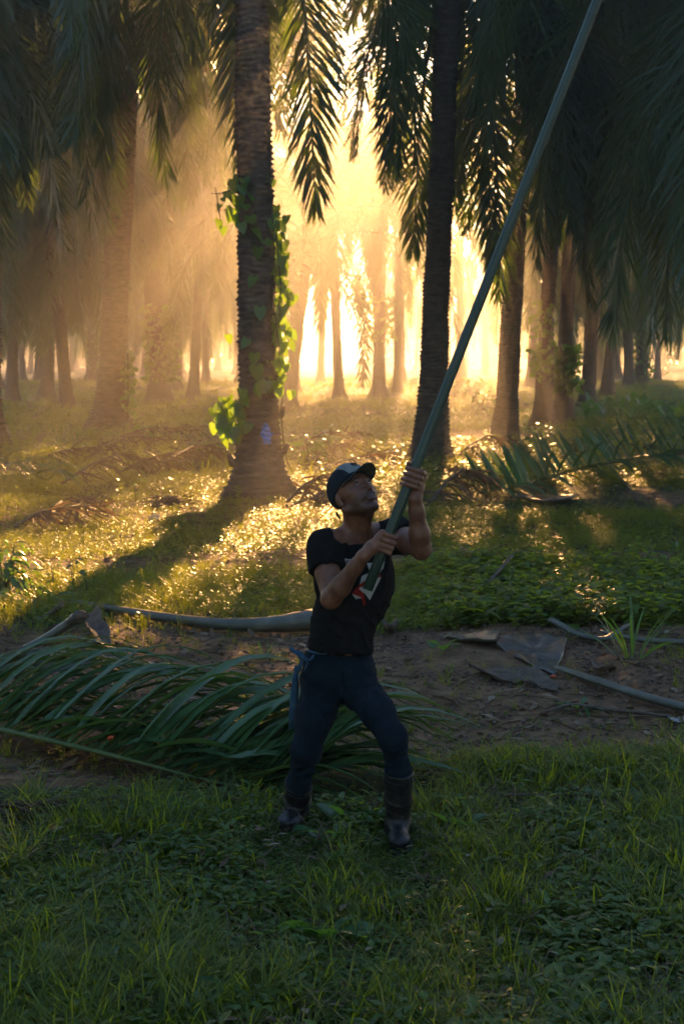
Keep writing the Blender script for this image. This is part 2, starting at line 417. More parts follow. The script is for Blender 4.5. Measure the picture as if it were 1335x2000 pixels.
# (foot x, foot y, column x, y the stem passes, stem width px, height, lod, options, label)
PALMS = [
 (508, 962, 492, 60, 71, 10.5, 'near', dict(seed=1, nf=34, extra=[(.15, 8, .2), (.5, 7, .3), (2.9, 7, 0), (3.5, 7, .3)], dry=0, flare=1.3, skip=front_right), "stout palm trunk draped with a green vine and marked with a blue paint patch"),
 (840, 898, 872, 60, 52, 10.1, 'near', dict(seed=2, nf=46, skirt=1.35, extra=[(2.9, 8, .2, .74), (3.5, 8, .5, .70), (2.2, 8, .3, .82), (4.1, 8, .2, .75), (.2, 8, .4), (0, 7, 1.2), (.25, 6, 1.3), (-.3, 7, 1.4), (.1, 6, .9), (-.15, 5, .3), (-.1, 8, 0), (0, 8, 1.2), (1.2, 8, .3), (-.9, 4, .2), (-.6, 5, .2), (-1.0, 3, 0), (.4, 7, 1.0), (-.5, 6, 1.1), (-.4, 7, .4), (-.2, 7, .1), (.5, 7, .2)], dry=0, flare=.9, skip=front_left), "dark ringed palm behind the raised pole and the right hand, leaning slightly right"),
 (215, 840, 236, 300, 56, 12.2, 'near', dict(seed=3, nf=50, dry=2, flare=1.0, skip=front), "thick palm left of the vine-draped one, with a broad swollen foot"),
 (985, 848, 1006, 480, 39, 10.8, 'near', dict(seed=4, nf=36, dry=1, flare=.5, skip=front), "ringed brown palm standing clear just right of the raised pole"),
 (-30, 880, -30, 300, 62, 10.8, 'near', dict(seed=5, nf=50, dry=2, flare=1.1), "palm cut off by the photo's left edge with only its spreading foot showing"),
 (490, 850, 491, 300, 38, 13.2, 'near', dict(seed=28, nf=38, dry=1, flare=.5, skip=gap_right), "palm hidden behind the stout vine-draped trunk, only its crown showing on both sides"),
 (1058, 834, 1070, 560, 31, 11.4, 'mid', dict(seed=6, skirt=.72, nf=36), "leafy-sided palm first to the right of the clear ringed brown palm"),
 (1098, 826, 1108, 560, 30, 10.4, 'mid', dict(seed=7, skirt=.75, nf=36), "palm with a green creeper clump round its lower trunk"),
 (1145, 797, 1160, 560, 27, 8.5, 'mid', dict(seed=8, nf=38), "bare dark palm just right of the creeper-clumped trunk"),
 (1184, 778, 1200, 560, 21, 8.8, 'mid', dict(seed=9, nf=38), "slim palm leaning right above the left end of the broad-leaf plants"),
 (1228, 758, 1222, 600, 18, 8.8, 'mid', dict(seed=10, nf=36), "slender far palm touching its thicker twin above the broad-leaf plants"),
 (1250, 757, 1256, 600, 23, 9.0, 'mid', dict(seed=11, nf=36), "far palm with leafy fuzz, right one of a touching pair"),
 (1035, 758, 1044, 600, 15, 8.8, 'mid', dict(seed=12, nf=36), "thin dark far palm seen between the ringed brown palm and its neighbour"),
 (562, 795, 592, 560, 23, 5.2, 'mid', dict(seed=13, dense=False, nf=8, skirt=.75), "misty palm leaning right just beyond the vine-draped trunk"),
 (662, 772, 655, 600, 18, 8.6, 'mid', dict(seed=14, dense=True, nf=20, skirt=.75), "misty palm left of the bright gap of light"),
 (740, 767, 740, 600, 24, 8.6, 'mid', dict(seed=15, dense=True, nf=20, skirt=.75), "misty palm with hanging creeper right of the bright gap of light"),
 (776, 764, 776, 620, 14, 8.6, 'mid', dict(seed=16, dense=True, nf=20, skirt=.75), "thin misty palm between the creeper-hung one and the dark ringed palm"),
 (625, 752, 630, 620, 13, 8.6, 'mid', dict(seed=17, dense=True, nf=20, skirt=.75), "faint misty palm between the two bright slots of light"),
 (25, 787, 26, 600, 20, 8.4, 'mid', dict(seed=18, nf=38), "straight palm nearest the photo's left edge, foot on shaded grass"),
 (74, 746, 80, 600, 14, 8.6, 'mid', dict(seed=19, nf=36), "thin palm second from the photo's left edge"),
 (90, 778, 100, 600, 23, 8.4, 'mid', dict(seed=20, nf=36), "palm with a widening foot, left of the one that leans left"),
 (132, 797, 116, 620, 24, 8.3, 'mid', dict(seed=21, nf=36), "dark palm leaning left with a bulging foot"),
 (182, 748, 182, 600, 22, 8.8, 'mid', dict(seed=22, nf=36), "dark palm half hidden behind the thick palm with the swollen foot"),
 (312, 784, 302, 620, 36, 10.2, 'mid', dict(seed=23, nf=44), "shaggy palm overgrown with leaves in brown mist"),
 (377, 776, 386, 600, 18, 10.6, 'mid', dict(seed=24, nf=36, skirt=.9), "clean misty palm between the shaggy one and the vine-draped trunk"),
 (402, 752, 402, 620, 14, 9.6, 'mid', dict(seed=25, nf=30, skirt=.8), "faint palm in golden mist just right of the clean misty palm"),
 (290, 748, 288, 640, 10, 9.4, 'mid', dict(seed=26, nf=30), "thin dark palm showing left of the shaggy overgrown one"),
]
TREES = []
for fx, fy, tx, ty, w, h, lod, kw, lab in PALMS:
    g = G(fx, fy); dist = g[1]; rad = w / 2 / F_PX * dist / 1.06
    if lod == 'mid': h += (2.2 if fx < 350 else 1.2); kw['scale'] = 1.28 if fx < 350 else 1.15; kw['nf'] = kw['nf'] + (12 if fx < 350 else 6)
    TREES.append(palm("palm_tree", lab, "palm tree", GRP, g, rad, h, lean_for(fx, fy, tx, ty, h), lod, **kw))
# a curved thin stem far right
g = G(1282, 742)
TREES.append(palm("palm_tree", "far thin palm with a curved bending stem near the right edge", "palm tree", GRP, g, .22, 9.4, (2.6, 0), 'mid', 27, nf=34, curve=1.6))
# palms beside the frame: some hang fronds into it, others added to block sun
for k, (x, y, h, sd_, lab) in enumerate([
    (-7.4, 27.0, 9.4, 41, "palm beyond the left edge whose big fronds hang into the top left corner"),
    (8.2, 31.5, 8.7, 42, "palm beyond the right edge whose fronds hang beside the pole's upper end"),
    (10.6, 40.0, 8.8, 43, "palm beyond the right edge with drooping fronds over the far-right trunks"),
    (6.4, 24.0, 9.0, 44, "palm beyond the right edge whose frond tips fringe the top right corner"),
    (11.8, 50.0, 10.5, 46, "palm added to block sun beyond the right edge in the second row back"),
    (13.6, 59.0, 11.0, 47, "palm added to block sun beyond the right edge in the third row back"),
    (16.0, 71.0, 11.0, 48, "palm added to block sun beyond the right edge, farthest of those beside the frame"),
    (-13.0, 56.0, 11.0, 49, "palm added to block sun beyond the left edge in the third row back"),
    (-11.5, 47.0, 8.6, 45, "palm beyond the left edge behind the straight left-hand trunk"),
]):
    TREES.append(palm("palm_tree", lab, "palm tree", GRP, (x, y), .28, h, (0, 0), 'near' if y < 33 else 'mid', sd_, nf=40))
# the plantation goes on unseen round the camera; palms added to block sky light
def crown_mesh(r, lod='far', nf=26):
    parts = []
    for q in range(nf):
        lv = (q + .5) / nf; fam = FR[lod]; me = fam[min(len(fam) - 1, int(lv * len(fam)))][0]
        n = len(me.vertices); V = np.zeros(n * 3, np.float32); me.vertices.foreach_get("co", V); V = V.reshape(-1, 3)
        lt = np.zeros(len(me.polygons), np.int32); me.polygons.foreach_get("loop_total", lt); li = np.zeros(len(me.loops), np.int32); me.loops.foreach_get("vertex_index", li)
        st = np.zeros(len(me.polygons), np.int32); me.polygons.foreach_get("loop_start", st)
        F = [li[st[lt == c][:, None] + np.arange(c)] for c in (4, 3) if (lt == c).any()]
        a = q * 2.39996; ca, sa = math.cos(a), math.sin(a)
        W = np.stack([V[:, 0] * ca - V[:, 1] * sa + ca * .2, V[:, 0] * sa + V[:, 1] * ca + sa * .2, V[:, 2] + .45 - lv * .9], -1)
        parts.append((W, F))
    V, F, _ = merge(parts); return mesh_of("palm_crown", V, F, M['frond'], smooth=False)
around = crown_mesh(rng, 'far', 34)
stem = mesh_of("palm_trunk", *trunk_mesh(rng, 9.6, .27, (0, 0), 10, .2), M['bark_far'])
r_ = np.random.default_rng(88)
for yy in np.arange(-32, 42, 9.0):
    for xx in np.arange(-40, 41, 9.0):
        x, y = xx + (4.5 if int(yy) % 2 else 0) + r_.normal(0, .5), yy + r_.normal(0, .5)
        if y > -6 and abs(x) < y * .209 + 7.5: continue
        if math.hypot(x, y) < 6 or math.hypot(x, y) > 42: continue
        t = bpy.data.objects.new("palm_tree", None); C.objects.link(t); t.location = (x, y, float(gz(x, y)))
        tag(t, "unseen palm beside or behind the viewpoint, added to shade the foreground", "palm tree", "unseen shading palms round the viewpoint")
        link("trunk", stem, t); link("crown", around, t, (0, 0, 9.6), (0, 0, r_.uniform(0, 6.28)), r_.uniform(1.0, 1.15))
# rows beyond, each its own tree
r_ = np.random.default_rng(77)
far_n = 0
for yy in np.arange(88, 250, 11.0):
    for xx in np.arange(-64, 65, 9.0):
        x = xx + r_.normal(0, 1.3) + (4.5 if int(yy) % 2 else 0); y = yy + r_.normal(0, 2)
        u_ = x / y * F_PX + PW / 2
        if u_ < -120 or u_ > PW + 120: continue
        if 585 < u_ < 735 and abs(u_ - 655) > 0: continue
        if y < 128 and 742 < u_ < 1010 and r_.random() < .8: continue
        if y > 150 and r_.random() < .35: continue
        palm("palm_tree", "pale palm in the hazy rows far beyond the sharper trunks", "palm tree", "hazy far rows of palms", (x, y), r_.uniform(.22, .3), r_.uniform(8.2, 10), (r_.normal(0, .5), 0), 'far', int(r_.integers(1e6)), nf=18 if 520 < u_ < 960 else 40, scale=1.0 if 520 < u_ < 960 else 1.15, dry=0)
        far_n += 1
print("far palms", far_n)

# the forest edge far away, one mass of leaves
r_ = np.random.default_rng(5)
n = 26000
x = r_.uniform(-95, 95, n); y = r_.uniform(256, 266, n)
top = 6.5 + 3.5 * fbm(x * .09, 0, 0, 31)
z = r_.uniform(0, 1, n) ** .8 * top
u_ = x / y * F_PX + PW / 2
keep = ~((u_ > 672) & (u_ < 714)) & ~((u_ > 600) & (u_ < 618) )
x, y, z = x[keep], y[keep], z[keep]; n = len(x)
c = np.stack([x, y, z + gz(x, y)], -1)
A = unit(r_.normal(0, 1, (n, 3))) * .75; B = unit(np.cross(A, r_.normal(0, 1, (n, 3)))) * .3
V = np.stack([c - A, c + B, c + A, c - B], 1).reshape(-1, 3)
tag(link("distant_woods", mesh_of("distant_woods", V, [np.arange(n * 4).reshape(-1, 4)], M['frond'])), "dim leafy edge of the plantation closing the view", kind='stuff')
# ------------------------------------------------------------------ plants on the ground
def blade(r, h, w, bend, lean, seg=3):
    """one grass blade from the origin"""
    a = r.uniform(0, 6.28); d = np.array([math.cos(a), math.sin(a), 0]); sdv = np.array([-d[1], d[0], 0])
    k = np.linspace(0, 1, seg + 1)
    c = d * ((lean * k + bend * k * k) * h)[:, None] + np.array([0, 0, 1.]) * (h * (k - .45 * bend * k ** 3))[:, None]
    rows = []
    for i, kk in enumerate(k[:-1]):
        ww = w * (.7, 1, .7, .4)[min(i, 3)]
        rows += [c[i] - sdv * ww / 2, c[i] + sdv * ww / 2]
    rows.append(c[-1])
    V = np.array(rows); q = np.array([[2 * i, 2 * i + 1, 2 * i + 3, 2 * i + 2] for i in range(seg - 1)]).reshape(-1, 4)
    t = np.array([[len(V) - 3, len(V) - 2, len(V) - 1]])
    tri = np.concatenate([q[:, [0, 1, 2]], q[:, [0, 2, 3]], t]) if len(q) else t
    return V, tri
def tuft(r, n, h, w, spread, bend=.5):
    Vs, Ts, R, off = [], [], [], 0
    for _ in range(n):
        V, t = blade(r, h * r.uniform(.45, 1.15), w * r.uniform(.6, 1.2), bend * r.uniform(.2, 1.3), r.uniform(0, .5))
        p = r.normal(0, spread, 2); V = V + [p[0], p[1], 0]
        Vs.append(V); Ts.append(t + off); off += len(V); R.append(np.full(len(V), r.random()))
    return np.vstack(Vs), np.vstack(Ts), np.concatenate(R)
def leaf_quad(base, d, l, w, fold, droop, nrm=None):
    """pointed oval leaf, 8 vertices, folded on its midrib"""
    d = unit(d); s = unit(np.cross(d, [0, 0, 1.]) + 1e-6); up = np.cross(s, d)
    pts = []
    for k, ww in ((0, .12), (.35, 1), (.7, .72)):
        c = base + d * l * k - np.array([0, 0, 1.]) * droop * l * k * k
        pts += [c - s * w / 2 * ww + up * fold * w * ww, c, c + s * w / 2 * ww + up * fold * w * ww]
    pts.append(base + d * l - np.array([0, 0, 1.]) * droop * l)
    t = []
    for i in range(2):
        a = 3 * i; t += [(a, a + 1, a + 4), (a, a + 4, a + 3), (a + 1, a + 2, a + 5), (a + 1, a + 5, a + 4)]
    t += [(6, 7, 9), (7, 8, 9)]
    return np.array(pts), np.array(t)
def sprig(r, n, h, l, w, droop=.35):
    """low broad-leaved weed: short stem with leaves in whorls"""
    Vs, Ts, R, off = [], [], [], 0
    leanv = r.normal(0, .25, 2)
    for i in range(n):
        k = (i + .5) / n; a = i * 2.4 + r.normal(0, .4)
        b = np.array([leanv[0] * h * k, leanv[1] * h * k, h * k])
        V, t = leaf_quad(b, [math.cos(a), math.sin(a), r.uniform(-.1, .7)], l * r.uniform(.6, 1.15) * (1.1 - .4 * k), w * r.uniform(.7, 1.1), r.uniform(0, .25), droop * r.uniform(.3, 1.4))
        Vs.append(V); Ts.append(t + off); off += len(V); R.append(np.full(len(V), r.random()))
    b0 = [[-.002, 0, 0], [.002, 0, 0], [leanv[0] * h, leanv[1] * h, h]]
    Vs.append(np.array(b0)); Ts.append(np.array([[0, 1, 2]]) + off); R.append(np.full(3, .3))
    return np.vstack(Vs), np.vstack(Ts), np.concatenate(R)
def flat_leaf(r, l, w):
    a = r.uniform(0, 6.28)
    V, t = leaf_quad(np.zeros(3), [math.cos(a), math.sin(a), r.uniform(-.1, .35)], l, w, r.uniform(-.2, .4), r.uniform(-.3, .4))
    return V + [0, 0, .012], t, np.full(len(V), r.random())

def scatter(name, temps, xy, mat, label, scale=(.7, 1.3), parent=None, kind='stuff', seedv=3, zoff=-.005, hfac=None, tilt=.12):
    r = np.random.default_rng(seedv)
    xy = np.asarray(xy); n = len(xy); which = r.integers(0, len(temps), n)
    Vs, Ts, Rs, off = [], [], [], 0
    for k, (V0, T0, R0) in enumerate(temps):
        p = xy[which == k]; m = len(p)
        if not m: continue
        a = r.uniform(0, 6.28, m); s = r.uniform(*scale, m)
        if hfac is not None: s = s * hfac(p[:, 0], p[:, 1])
        ca, sa = np.cos(a) * s, np.sin(a) * s
        X = V0[None, :, 0] * ca[:, None] - V0[None, :, 1] * sa[:, None]
        Y = V0[None, :, 0] * sa[:, None] + V0[None, :, 1] * ca[:, None]
        Zz = V0[None, :, 2] * s[:, None]
        tx, ty = r.normal(0, tilt, (2, m)); X = X + Zz * tx[:, None]; Y = Y + Zz * ty[:, None]
        V = np.stack([X + p[:, :1], Y + p[:, 1:2], Zz + gz(p[:, 0], p[:, 1])[:, None] + zoff], -1)
        Vs.append(V.reshape(-1, 3)); c = len(V0)
        Ts.append((T0[None] + (np.arange(m) * c)[:, None, None]).reshape(-1, 3) + off); off += m * c
        jit = r.normal(0, .1, m)
        Rs.append(np.clip(R0[None] * .8 + jit[:, None] + .1, 0, 1).ravel())
    V = np.vstack(Vs); T = np.vstack(Ts)
    o = link(name, mesh_of(name, V, [T], mat, attrs={'rnd': np.concatenate(Rs)}, smooth=False), parent)
    tag(o, label, None, None, kind)
    TRI[name] = len(T)
    return o
TRI = {}
def region(n, y0, y1, dens=None, seed=1, margin=1.15, uniform=False):
    """random points of a ground strip as wide as the view (and a little wider); dens(x, y) in 0..1 thins them"""
    r = np.random.default_rng(seed)
    k = r.random(n)
    y = np.sqrt(y0 ** 2 + k * (y1 ** 2 - y0 ** 2)) if not uniform else y0 + k * (y1 - y0)
    x = r.uniform(-1, 1, n) * (y * PW / 2 / F_PX * margin + .35)
    if dens is not None:
        keep = r.random(n) < dens(x, y); x, y = x[keep], y[keep]
    return np.stack([x, y], -1)

rr = np.random.default_rng(21)
T_GR = [tuft(rr, 9, .14, .0055, .018, .7) for _ in range(8)]
T_TALL = [tuft(rr, 14, .25, .006, .03, .8) for _ in range(6)]
T_WEED = [sprig(rr, 8, .07, .055, .022) for _ in range(8)]
T_SMALL = [sprig(rr, 6, .03, .026, .014, .2) for _ in range(6)]
T_BROAD = [sprig(rr, 9, .17, .12, .06) for _ in range(8)]
T_LITTER = [flat_leaf(rr, .07, .03) for _ in range(6)]
patch = lambda x, y, s, sc=1.3: .5 + .5 * np.clip(fbm(x * sc, y * sc, 0, s) * 1.6, -1, 1)
notree = lambda x, y: np.minimum.reduce([smooth(.35, .6, np.hypot(x - t.location[0], y - t.location[1])) for t in TREES])

nofr = lambda x, y: np.where((x > 1.7) & (np.abs(y - 22.6) < 1.7), .12, 1.0)
# foreground turf (nearer than the bare strip)
tramp = lambda x, y: 1 - .75 * np.maximum(np.exp(-(((x - .24) / .16) ** 2 + ((y - 6.25) / .42) ** 2) ** 2), np.exp(-(((x + .20) / .17) ** 2 + ((y - 6.45) / .42) ** 2) ** 2))
fgm = lambda x, y: 1 - smooth(7.15, 7.75, y + .35 * fbm(x * 1.1, y * 1.1, 0, 5) - np.clip(x * .32, -.6, .35))
scatter("grass", T_GR, region(8500, 4.0, 8.4, lambda x, y: fgm(x, y) * (.08 + .92 * patch(x, y, 61, 2.2) ** 1.4), 1), M['grass'], "mixed short green grass of the foreground", hfac=tramp)
tallm = lambda x, y: fgm(x, y) * np.clip(smooth(.55, .85, patch(x, y, 66, 1.0)) + smooth(.7, 1.5, x) * .55, 0, 1)
scatter("tall_grass", T_TALL, region(1900, 4.0, 8.2, tallm, 2), M['grass'], "longer arching grass in tufts across the foreground", (.6, 1.1), hfac=lambda x, y: tramp(x, y) ** 1.5)
scatter("weeds", T_WEED, region(15000, 4.0, 8.2, lambda x, y: fgm(x, y) * (.12 + .88 * patch(x, y, 63, 1.8)), 4), M['weed'], "small leafy weeds woven through the foreground grass", (.6, 1.5), hfac=tramp)
scatter("ground_cover", T_SMALL, region(26000, 4.0, 9.0, lambda x, y: np.clip(fgm(x, y) + .08, 0, 1), 5), M['weed'], "tiny creeping leaves covering the soil in the foreground")
T_DEAD = [tuft(rr, 3, .12, .007, .02, 1.2) for _ in range(5)]
scatter("dead_grass", T_DEAD, region(1500, 4.0, 8.2, fgm, 41), M['litter'], "pale dead grass blades lying among the foreground green", (.6, 1.3), tilt=.9)
scatter("fallen_leaves", T_LITTER, region(1100, 4.0, 8.2, fgm, 42), M['litter'], "small dead leaves caught in the foreground grass", (.5, 1.1), zoff=.04, tilt=.3)
# bare strip: sparse sprouts
scatter("sprouts", T_SMALL + T_GR[:3], region(6500, 7.6, 12.0, lambda x, y: patch(x, y, 71, 1.2) ** 2, 6), M['grass'], "scattered green seedlings sprouting on the bare soil", (.4, .9))
# band of weeds behind the bare strip: dense on the right, thin on the left
bandm = lambda x, y: smooth(11.3, 11.9, y + .3 * fbm(x, y, 0, 8)) * (1 - smooth(14.3, 15.0, y)) * np.clip(smooth(.35, .9, x) + .16 + .75 * np.exp(-((x + .55) / .42) ** 2 - ((y - 13.2) / .7) ** 2), 0, 1)
scatter("broad_weeds", T_BROAD, region(9000, 11.0, 15.4, bandm, 7), M['weed'], "thick patch of broad-leaved weeds right of the man's waist", (.55, 1.35), hfac=lambda x, y: .55 + .45 * smooth(.2, 1.0, x))
scatter("band_grass", T_GR + T_TALL[:3], region(9000, 11.0, 15.3, lambda x, y: smooth(11.2, 12, y) * (1 - smooth(14.2, 15.2, y)) * (.35 + .65 * patch(x, y, 73)), 8), M['grass'], "grass growing between the weeds beyond the bare soil", (.5, 1.0))
# sunlit ground
scatter("sunlit_ground_cover", T_SMALL + T_WEED[:3], region(52000, 15.0, 27.0, lambda x, y: (1 - .85 * zone_dirt(x, y)) * nofr(x, y) * (.35 + .65 * patch(x, y, 75, .9)) * notree(x, y), 9), M['weed'], "low creeping plants on the sunlit ground round the palms", (.7, 1.6))
scatter("sunlit_grass", T_GR, region(26000, 15.0, 28.0, lambda x, y: (1 - .85 * zone_dirt(x, y)) * nofr(x, y) * (.15 + .85 * patch(x, y, 77, .8) ** 1.5) * notree(x, y), 10), M['grass'], "short sunlit grass between the nearer palms", (.3, .9))
scatter("far_weeds", T_BROAD, region(9000, 23.0, 60.0, lambda x, y: patch(x, y, 79, .35) ** 2 * notree(x, y) * nofr(x, y), 11), M['weed'], "leafy undergrowth in clumps between the palms", (.6, 1.7))
scatter("far_grass", T_TALL, region(15000, 26.0, 110.0, lambda x, y: (.2 + .8 * patch(x, y, 81, .3)) * notree(x, y), 12), M['grass'], "grass fading into the mist under the far palms", (.8, 1.9))
# dead leaves
scatter("leaf_litter", T_LITTER, region(13000, 4.2, 26.0, lambda x, y: .15 + .85 * zone_dirt(x, y), 13, uniform=True), M['litter'], "brown dead leaf scraps lying on the soil", (.4, 1.5), tilt=.3)
rt = np.random.default_rng(31)
T_TWIG = []
for _ in range(6):
    L = rt.uniform(.12, .35); p = np.array([[0, 0, .01], [L * .5, rt.normal(0, .015), .02], [L, rt.normal(0, .03), .01]])
    V, F = tube(p, [.004, .0035, .002], 3, cap=False); Tt = np.concatenate([F[0][:, [0, 1, 2]], F[0][:, [0, 2, 3]]])
    T_TWIG.append((V, Tt, np.full(len(V), rt.random())))
scatter("twigs", T_TWIG, region(7500, 6.8, 27.0, lambda x, y: .15 + .85 * zone_dirt(x, y), 14, uniform=True), M['litter'], "thin dry twigs and fibres strewn over the soil", (.3, 1.1))
# soil clods on the heap right of the man's legs
T_CLOD = []
for _ in range(6):
    V, F = box(-.5, .5, -.5, .5, -.5, .5)
    V = V * rt.uniform(.7, 1.2, (8, 3)); V = V / np.linalg.norm(V, axis=1, keepdims=True) * rt.uniform(.45, .65, (8, 1)) * .04
    T_CLOD.append((V, np.concatenate([F[0][:, [0, 1, 2]], F[0][:, [0, 2, 3]]]), np.full(8, .5)))
cl = np.stack([rt.normal(.95, .55, 1500), rt.normal(10.45, .38, 1500)], -1)
cl2 = region(4200, 8, 12.2, lambda x, y: patch(x, y, 91, 1.5), 15)
M['clod'] = solid("soil_clod", [(.3, (.06, .042, .03)), (.7, (.20, .145, .11))], 20, .9, .5, 90)
scatter("soil_clods", T_CLOD, np.vstack([cl, cl2]), M['clod'], "crumbled lumps of grey-brown soil on the bare strip", (.25, .85), zoff=.008)
print("ground tris", sum(TRI.values()), TRI)
# ------------------------------------------------------------------ sculpting tools: smooth solids on a grid, skinned with surface nets
class Clay:
    def __init__(s, lo, hi, h):
        s.lo = np.array(lo, float); s.h = h
        s.n = np.ceil((np.array(hi) - s.lo) / h).astype(int) + 1
        s.D = np.full(s.n, 1.0, np.float32)
    def _win(s, lo, hi):
        a = np.clip(np.floor((np.array(lo) - s.lo) / s.h).astype(int), 0, s.n); b = np.clip(np.ceil((np.array(hi) - s.lo) / s.h).astype(int) + 1, 0, s.n)
        sl = tuple(slice(i, j) for i, j in zip(a, b))
        g = [s.lo[k] + s.h * np.arange(a[k], b[k]) for k in range(3)]
        return sl, np.stack(np.meshgrid(*g, indexing='ij'), -1).astype(np.float32)
    def _put(s, sl, d, k, mode):
        A = s.D[sl]
        if mode == 'add':
            hh = np.maximum(k - np.abs(A - d), 0) / max(k, 1e-6); s.D[sl] = np.minimum(A, d) - hh * hh * k * .25
        elif mode == 'cut':
            d = -d; hh = np.maximum(k - np.abs(A - d), 0) / max(k, 1e-6); s.D[sl] = np.maximum(A, d) + hh * hh * k * .25
    def cone(s, a, b, ra, rb, k=.02, mode='add', m=.03):
        a, b = np.array(a, float), np.array(b, float); R = max(ra, rb) + k + m
        sl, X = s._win(np.minimum(a, b) - R, np.maximum(a, b) + R)
        if X.size == 0: return
        ab = (b - a).astype(np.float32); t = np.clip(((X - a.astype(np.float32)) @ ab) / max(float(ab @ ab), 1e-9), 0, 1)
        d = np.linalg.norm(X - a.astype(np.float32) - t[..., None] * ab, axis=-1) - (ra + t * (rb - ra))
        s._put(sl, d, k, mode)
    def chain(s, pts, rs, k=.02, **kw):
        for i in range(len(pts) - 1): s.cone(pts[i], pts[i + 1], rs[i], rs[i + 1], k, **kw)
    def egg(s, c, r, axes=None, k=.02, mode='add', m=.03):
        c = np.array(c, float); r = np.array(r, float); R = r.max() + k + m
        A = np.eye(3) if axes is None else np.array(axes, float)      # columns = axes
        sl, X = s._win(c - R, c + R)
        if X.size == 0: return
        L = (X - c.astype(np.float32)) @ A.astype(np.float32)
        k0 = np.linalg.norm(L / r, axis=-1); k1 = np.linalg.norm(L / (r * r), axis=-1) + 1e-6
        s._put(sl, (k0 * (k0 - 1) / k1).astype(np.float32), k, mode)
    def plane_cut(s, p, n, k=.004):
        """remove everything on the side n points to"""
        sl, X = s._win(s.lo, s.lo + s.h * s.n); n = unit(n)
        d = ((X - np.array(p, np.float32)) @ n.astype(np.float32)); s._put(sl, -d, k, 'cut')
    def skin(s):
        D = s.D; ins = D < 0
        cnt = np.zeros(tuple(np.array(D.shape) - 1), np.int8)
        for dx in (0, 1):
            for dy in (0, 1):
                for dz in (0, 1): cnt += ins[dx:dx + cnt.shape[0], dy:dy + cnt.shape[1], dz:dz + cnt.shape[2]]
        act = (cnt > 0) & (cnt < 8); I = np.argwhere(act); idx = np.full(act.shape, -1, np.int64); idx[act] = np.arange(len(I))
        S = np.zeros((len(I), 3)); W = np.zeros(len(I))
        co = [(x, y, z) for x in (0, 1) for y in (0, 1) for z in (0, 1)]
        for a in co:
            for ax in range(3):
                if a[ax]: continue
                b = list(a); b[ax] = 1
                va = D[I[:, 0] + a[0], I[:, 1] + a[1], I[:, 2] + a[2]]; vb = D[I[:, 0] + b[0], I[:, 1] + b[1], I[:, 2] + b[2]]
                c = (va < 0) != (vb < 0); t = np.where(c, va / np.where(c, va - vb, 1), 0)
                p = np.array(a, float)[None].repeat(len(I), 0); p[:, ax] = t
                S[c] += p[c]; W[c] += 1
        V = s.lo + s.h * (I + S / W[:, None])
        Fs = []
        for ax in range(3):
            o = [k for k in range(3) if k != ax]
            a = np.take(ins, range(0, D.shape[ax] - 1), ax); b = np.take(ins, range(1, D.shape[ax]), ax)
            E = np.argwhere(a != b); E = E[(E[:, o[0]] > 0) & (E[:, o[1]] > 0) & (E[:, o[0]] < D.shape[o[0]] - 1) & (E[:, o[1]] < D.shape[o[1]] - 1)]
            fl = a[E[:, 0], E[:, 1], E[:, 2]]
            q = []
            for du, dv in ((0, 0), (1, 0), (1, 1), (0, 1)):
                e = E.copy(); e[:, o[0]] -= du; e[:, o[1]] -= dv; q.append(idx[e[:, 0], e[:, 1], e[:, 2]])
            q = np.stack(q, -1)
            flip = fl if ax != 1 else ~fl
            q = np.where(flip[:, None], q, q[:, ::-1]); Fs.append(q)
        return V, np.vstack(Fs)
def vnormals(V, Q):
    n = np.cross(V[Q[:, 2]] - V[Q[:, 0]], V[Q[:, 3]] - V[Q[:, 1]]); Nv = np.zeros_like(V)
    for k in range(4): np.add.at(Nv, Q[:, k], n)
    return unit(Nv)
def relax(V, Q, it=2, w=.5):
    for _ in range(it):
        S = np.zeros_like(V); c = np.zeros(len(V))
        for k in range(4):
            for j in (1, 3): np.add.at(S, Q[:, k], V[Q[:, (k + j) % 4]]); np.add.at(c, Q[:, k], 1)
        V = V * (1 - w) + w * S / c[:, None]
    return V

# ------------------------------------------------------------------ the man
def frame(yaw, pitch, roll):
    y, p, r = map(math.radians, (yaw, pitch, roll))
    Rz = np.array([[math.cos(y), -math.sin(y), 0], [math.sin(y), math.cos(y), 0], [0, 0, 1]])
    B = np.array([[0, 1, 0], [-1, 0, 0], [0, 0, 1.]])
    Rp = np.array([[math.cos(p), 0, -math.sin(p)], [0, 1, 0], [math.sin(p), 0, math.cos(p)]])
    Rr = np.array([[1, 0, 0], [0, math.cos(r), -math.sin(r)], [0, math.sin(r), math.cos(r)]])
    return Rz @ B @ Rp @ Rr                               # columns: forward, left, up
HD = frame(36, 36, 4); HC = P(690, 968.4, 6.66)
def H(f, l, u): return HC + HD @ np.array([f, l, u], float)
TF = frame(24, 6, 5)                                      # torso
J = dict(pel=P(662, 1306, 6.72), wst=P(668, 1230, 6.70), chs=P(690, 1122, 6.71), nck=P(703, 1052, 6.72),
         sR=P(632, 1067, 6.64), eR=P(646, 1170, 6.49), wR=P(709, 1086, 6.38),
         sL=P(772, 1042, 6.78), eL=P(822, 1073, 6.50), wL=P(810, 974, 6.44),
         hR=P(632, 1326, 6.72), kR=P(598, 1462, 6.64), aR=P(579, 1592, 6.86),
         hL=P(697, 1326, 6.69), kL=P(767, 1443, 6.50), aL=P(777, 1612, 6.60))
PA, PB = P(717, 1152, 6.40), P(1165, 0, 6.62)             # the pole
pax = unit(PB - PA); ec = unit(np.array([0, -1, 0.]) - pax * (-pax[1])); er = np.cross(ec, pax)
if er[0] < 0: er = -er
def pole_at(px, py):                                      # length along the pole seen at a row
    best = min(np.linspace(-.2, 4, 2000), key=lambda t: abs(row_of(PA + pax * t) - py)); return best
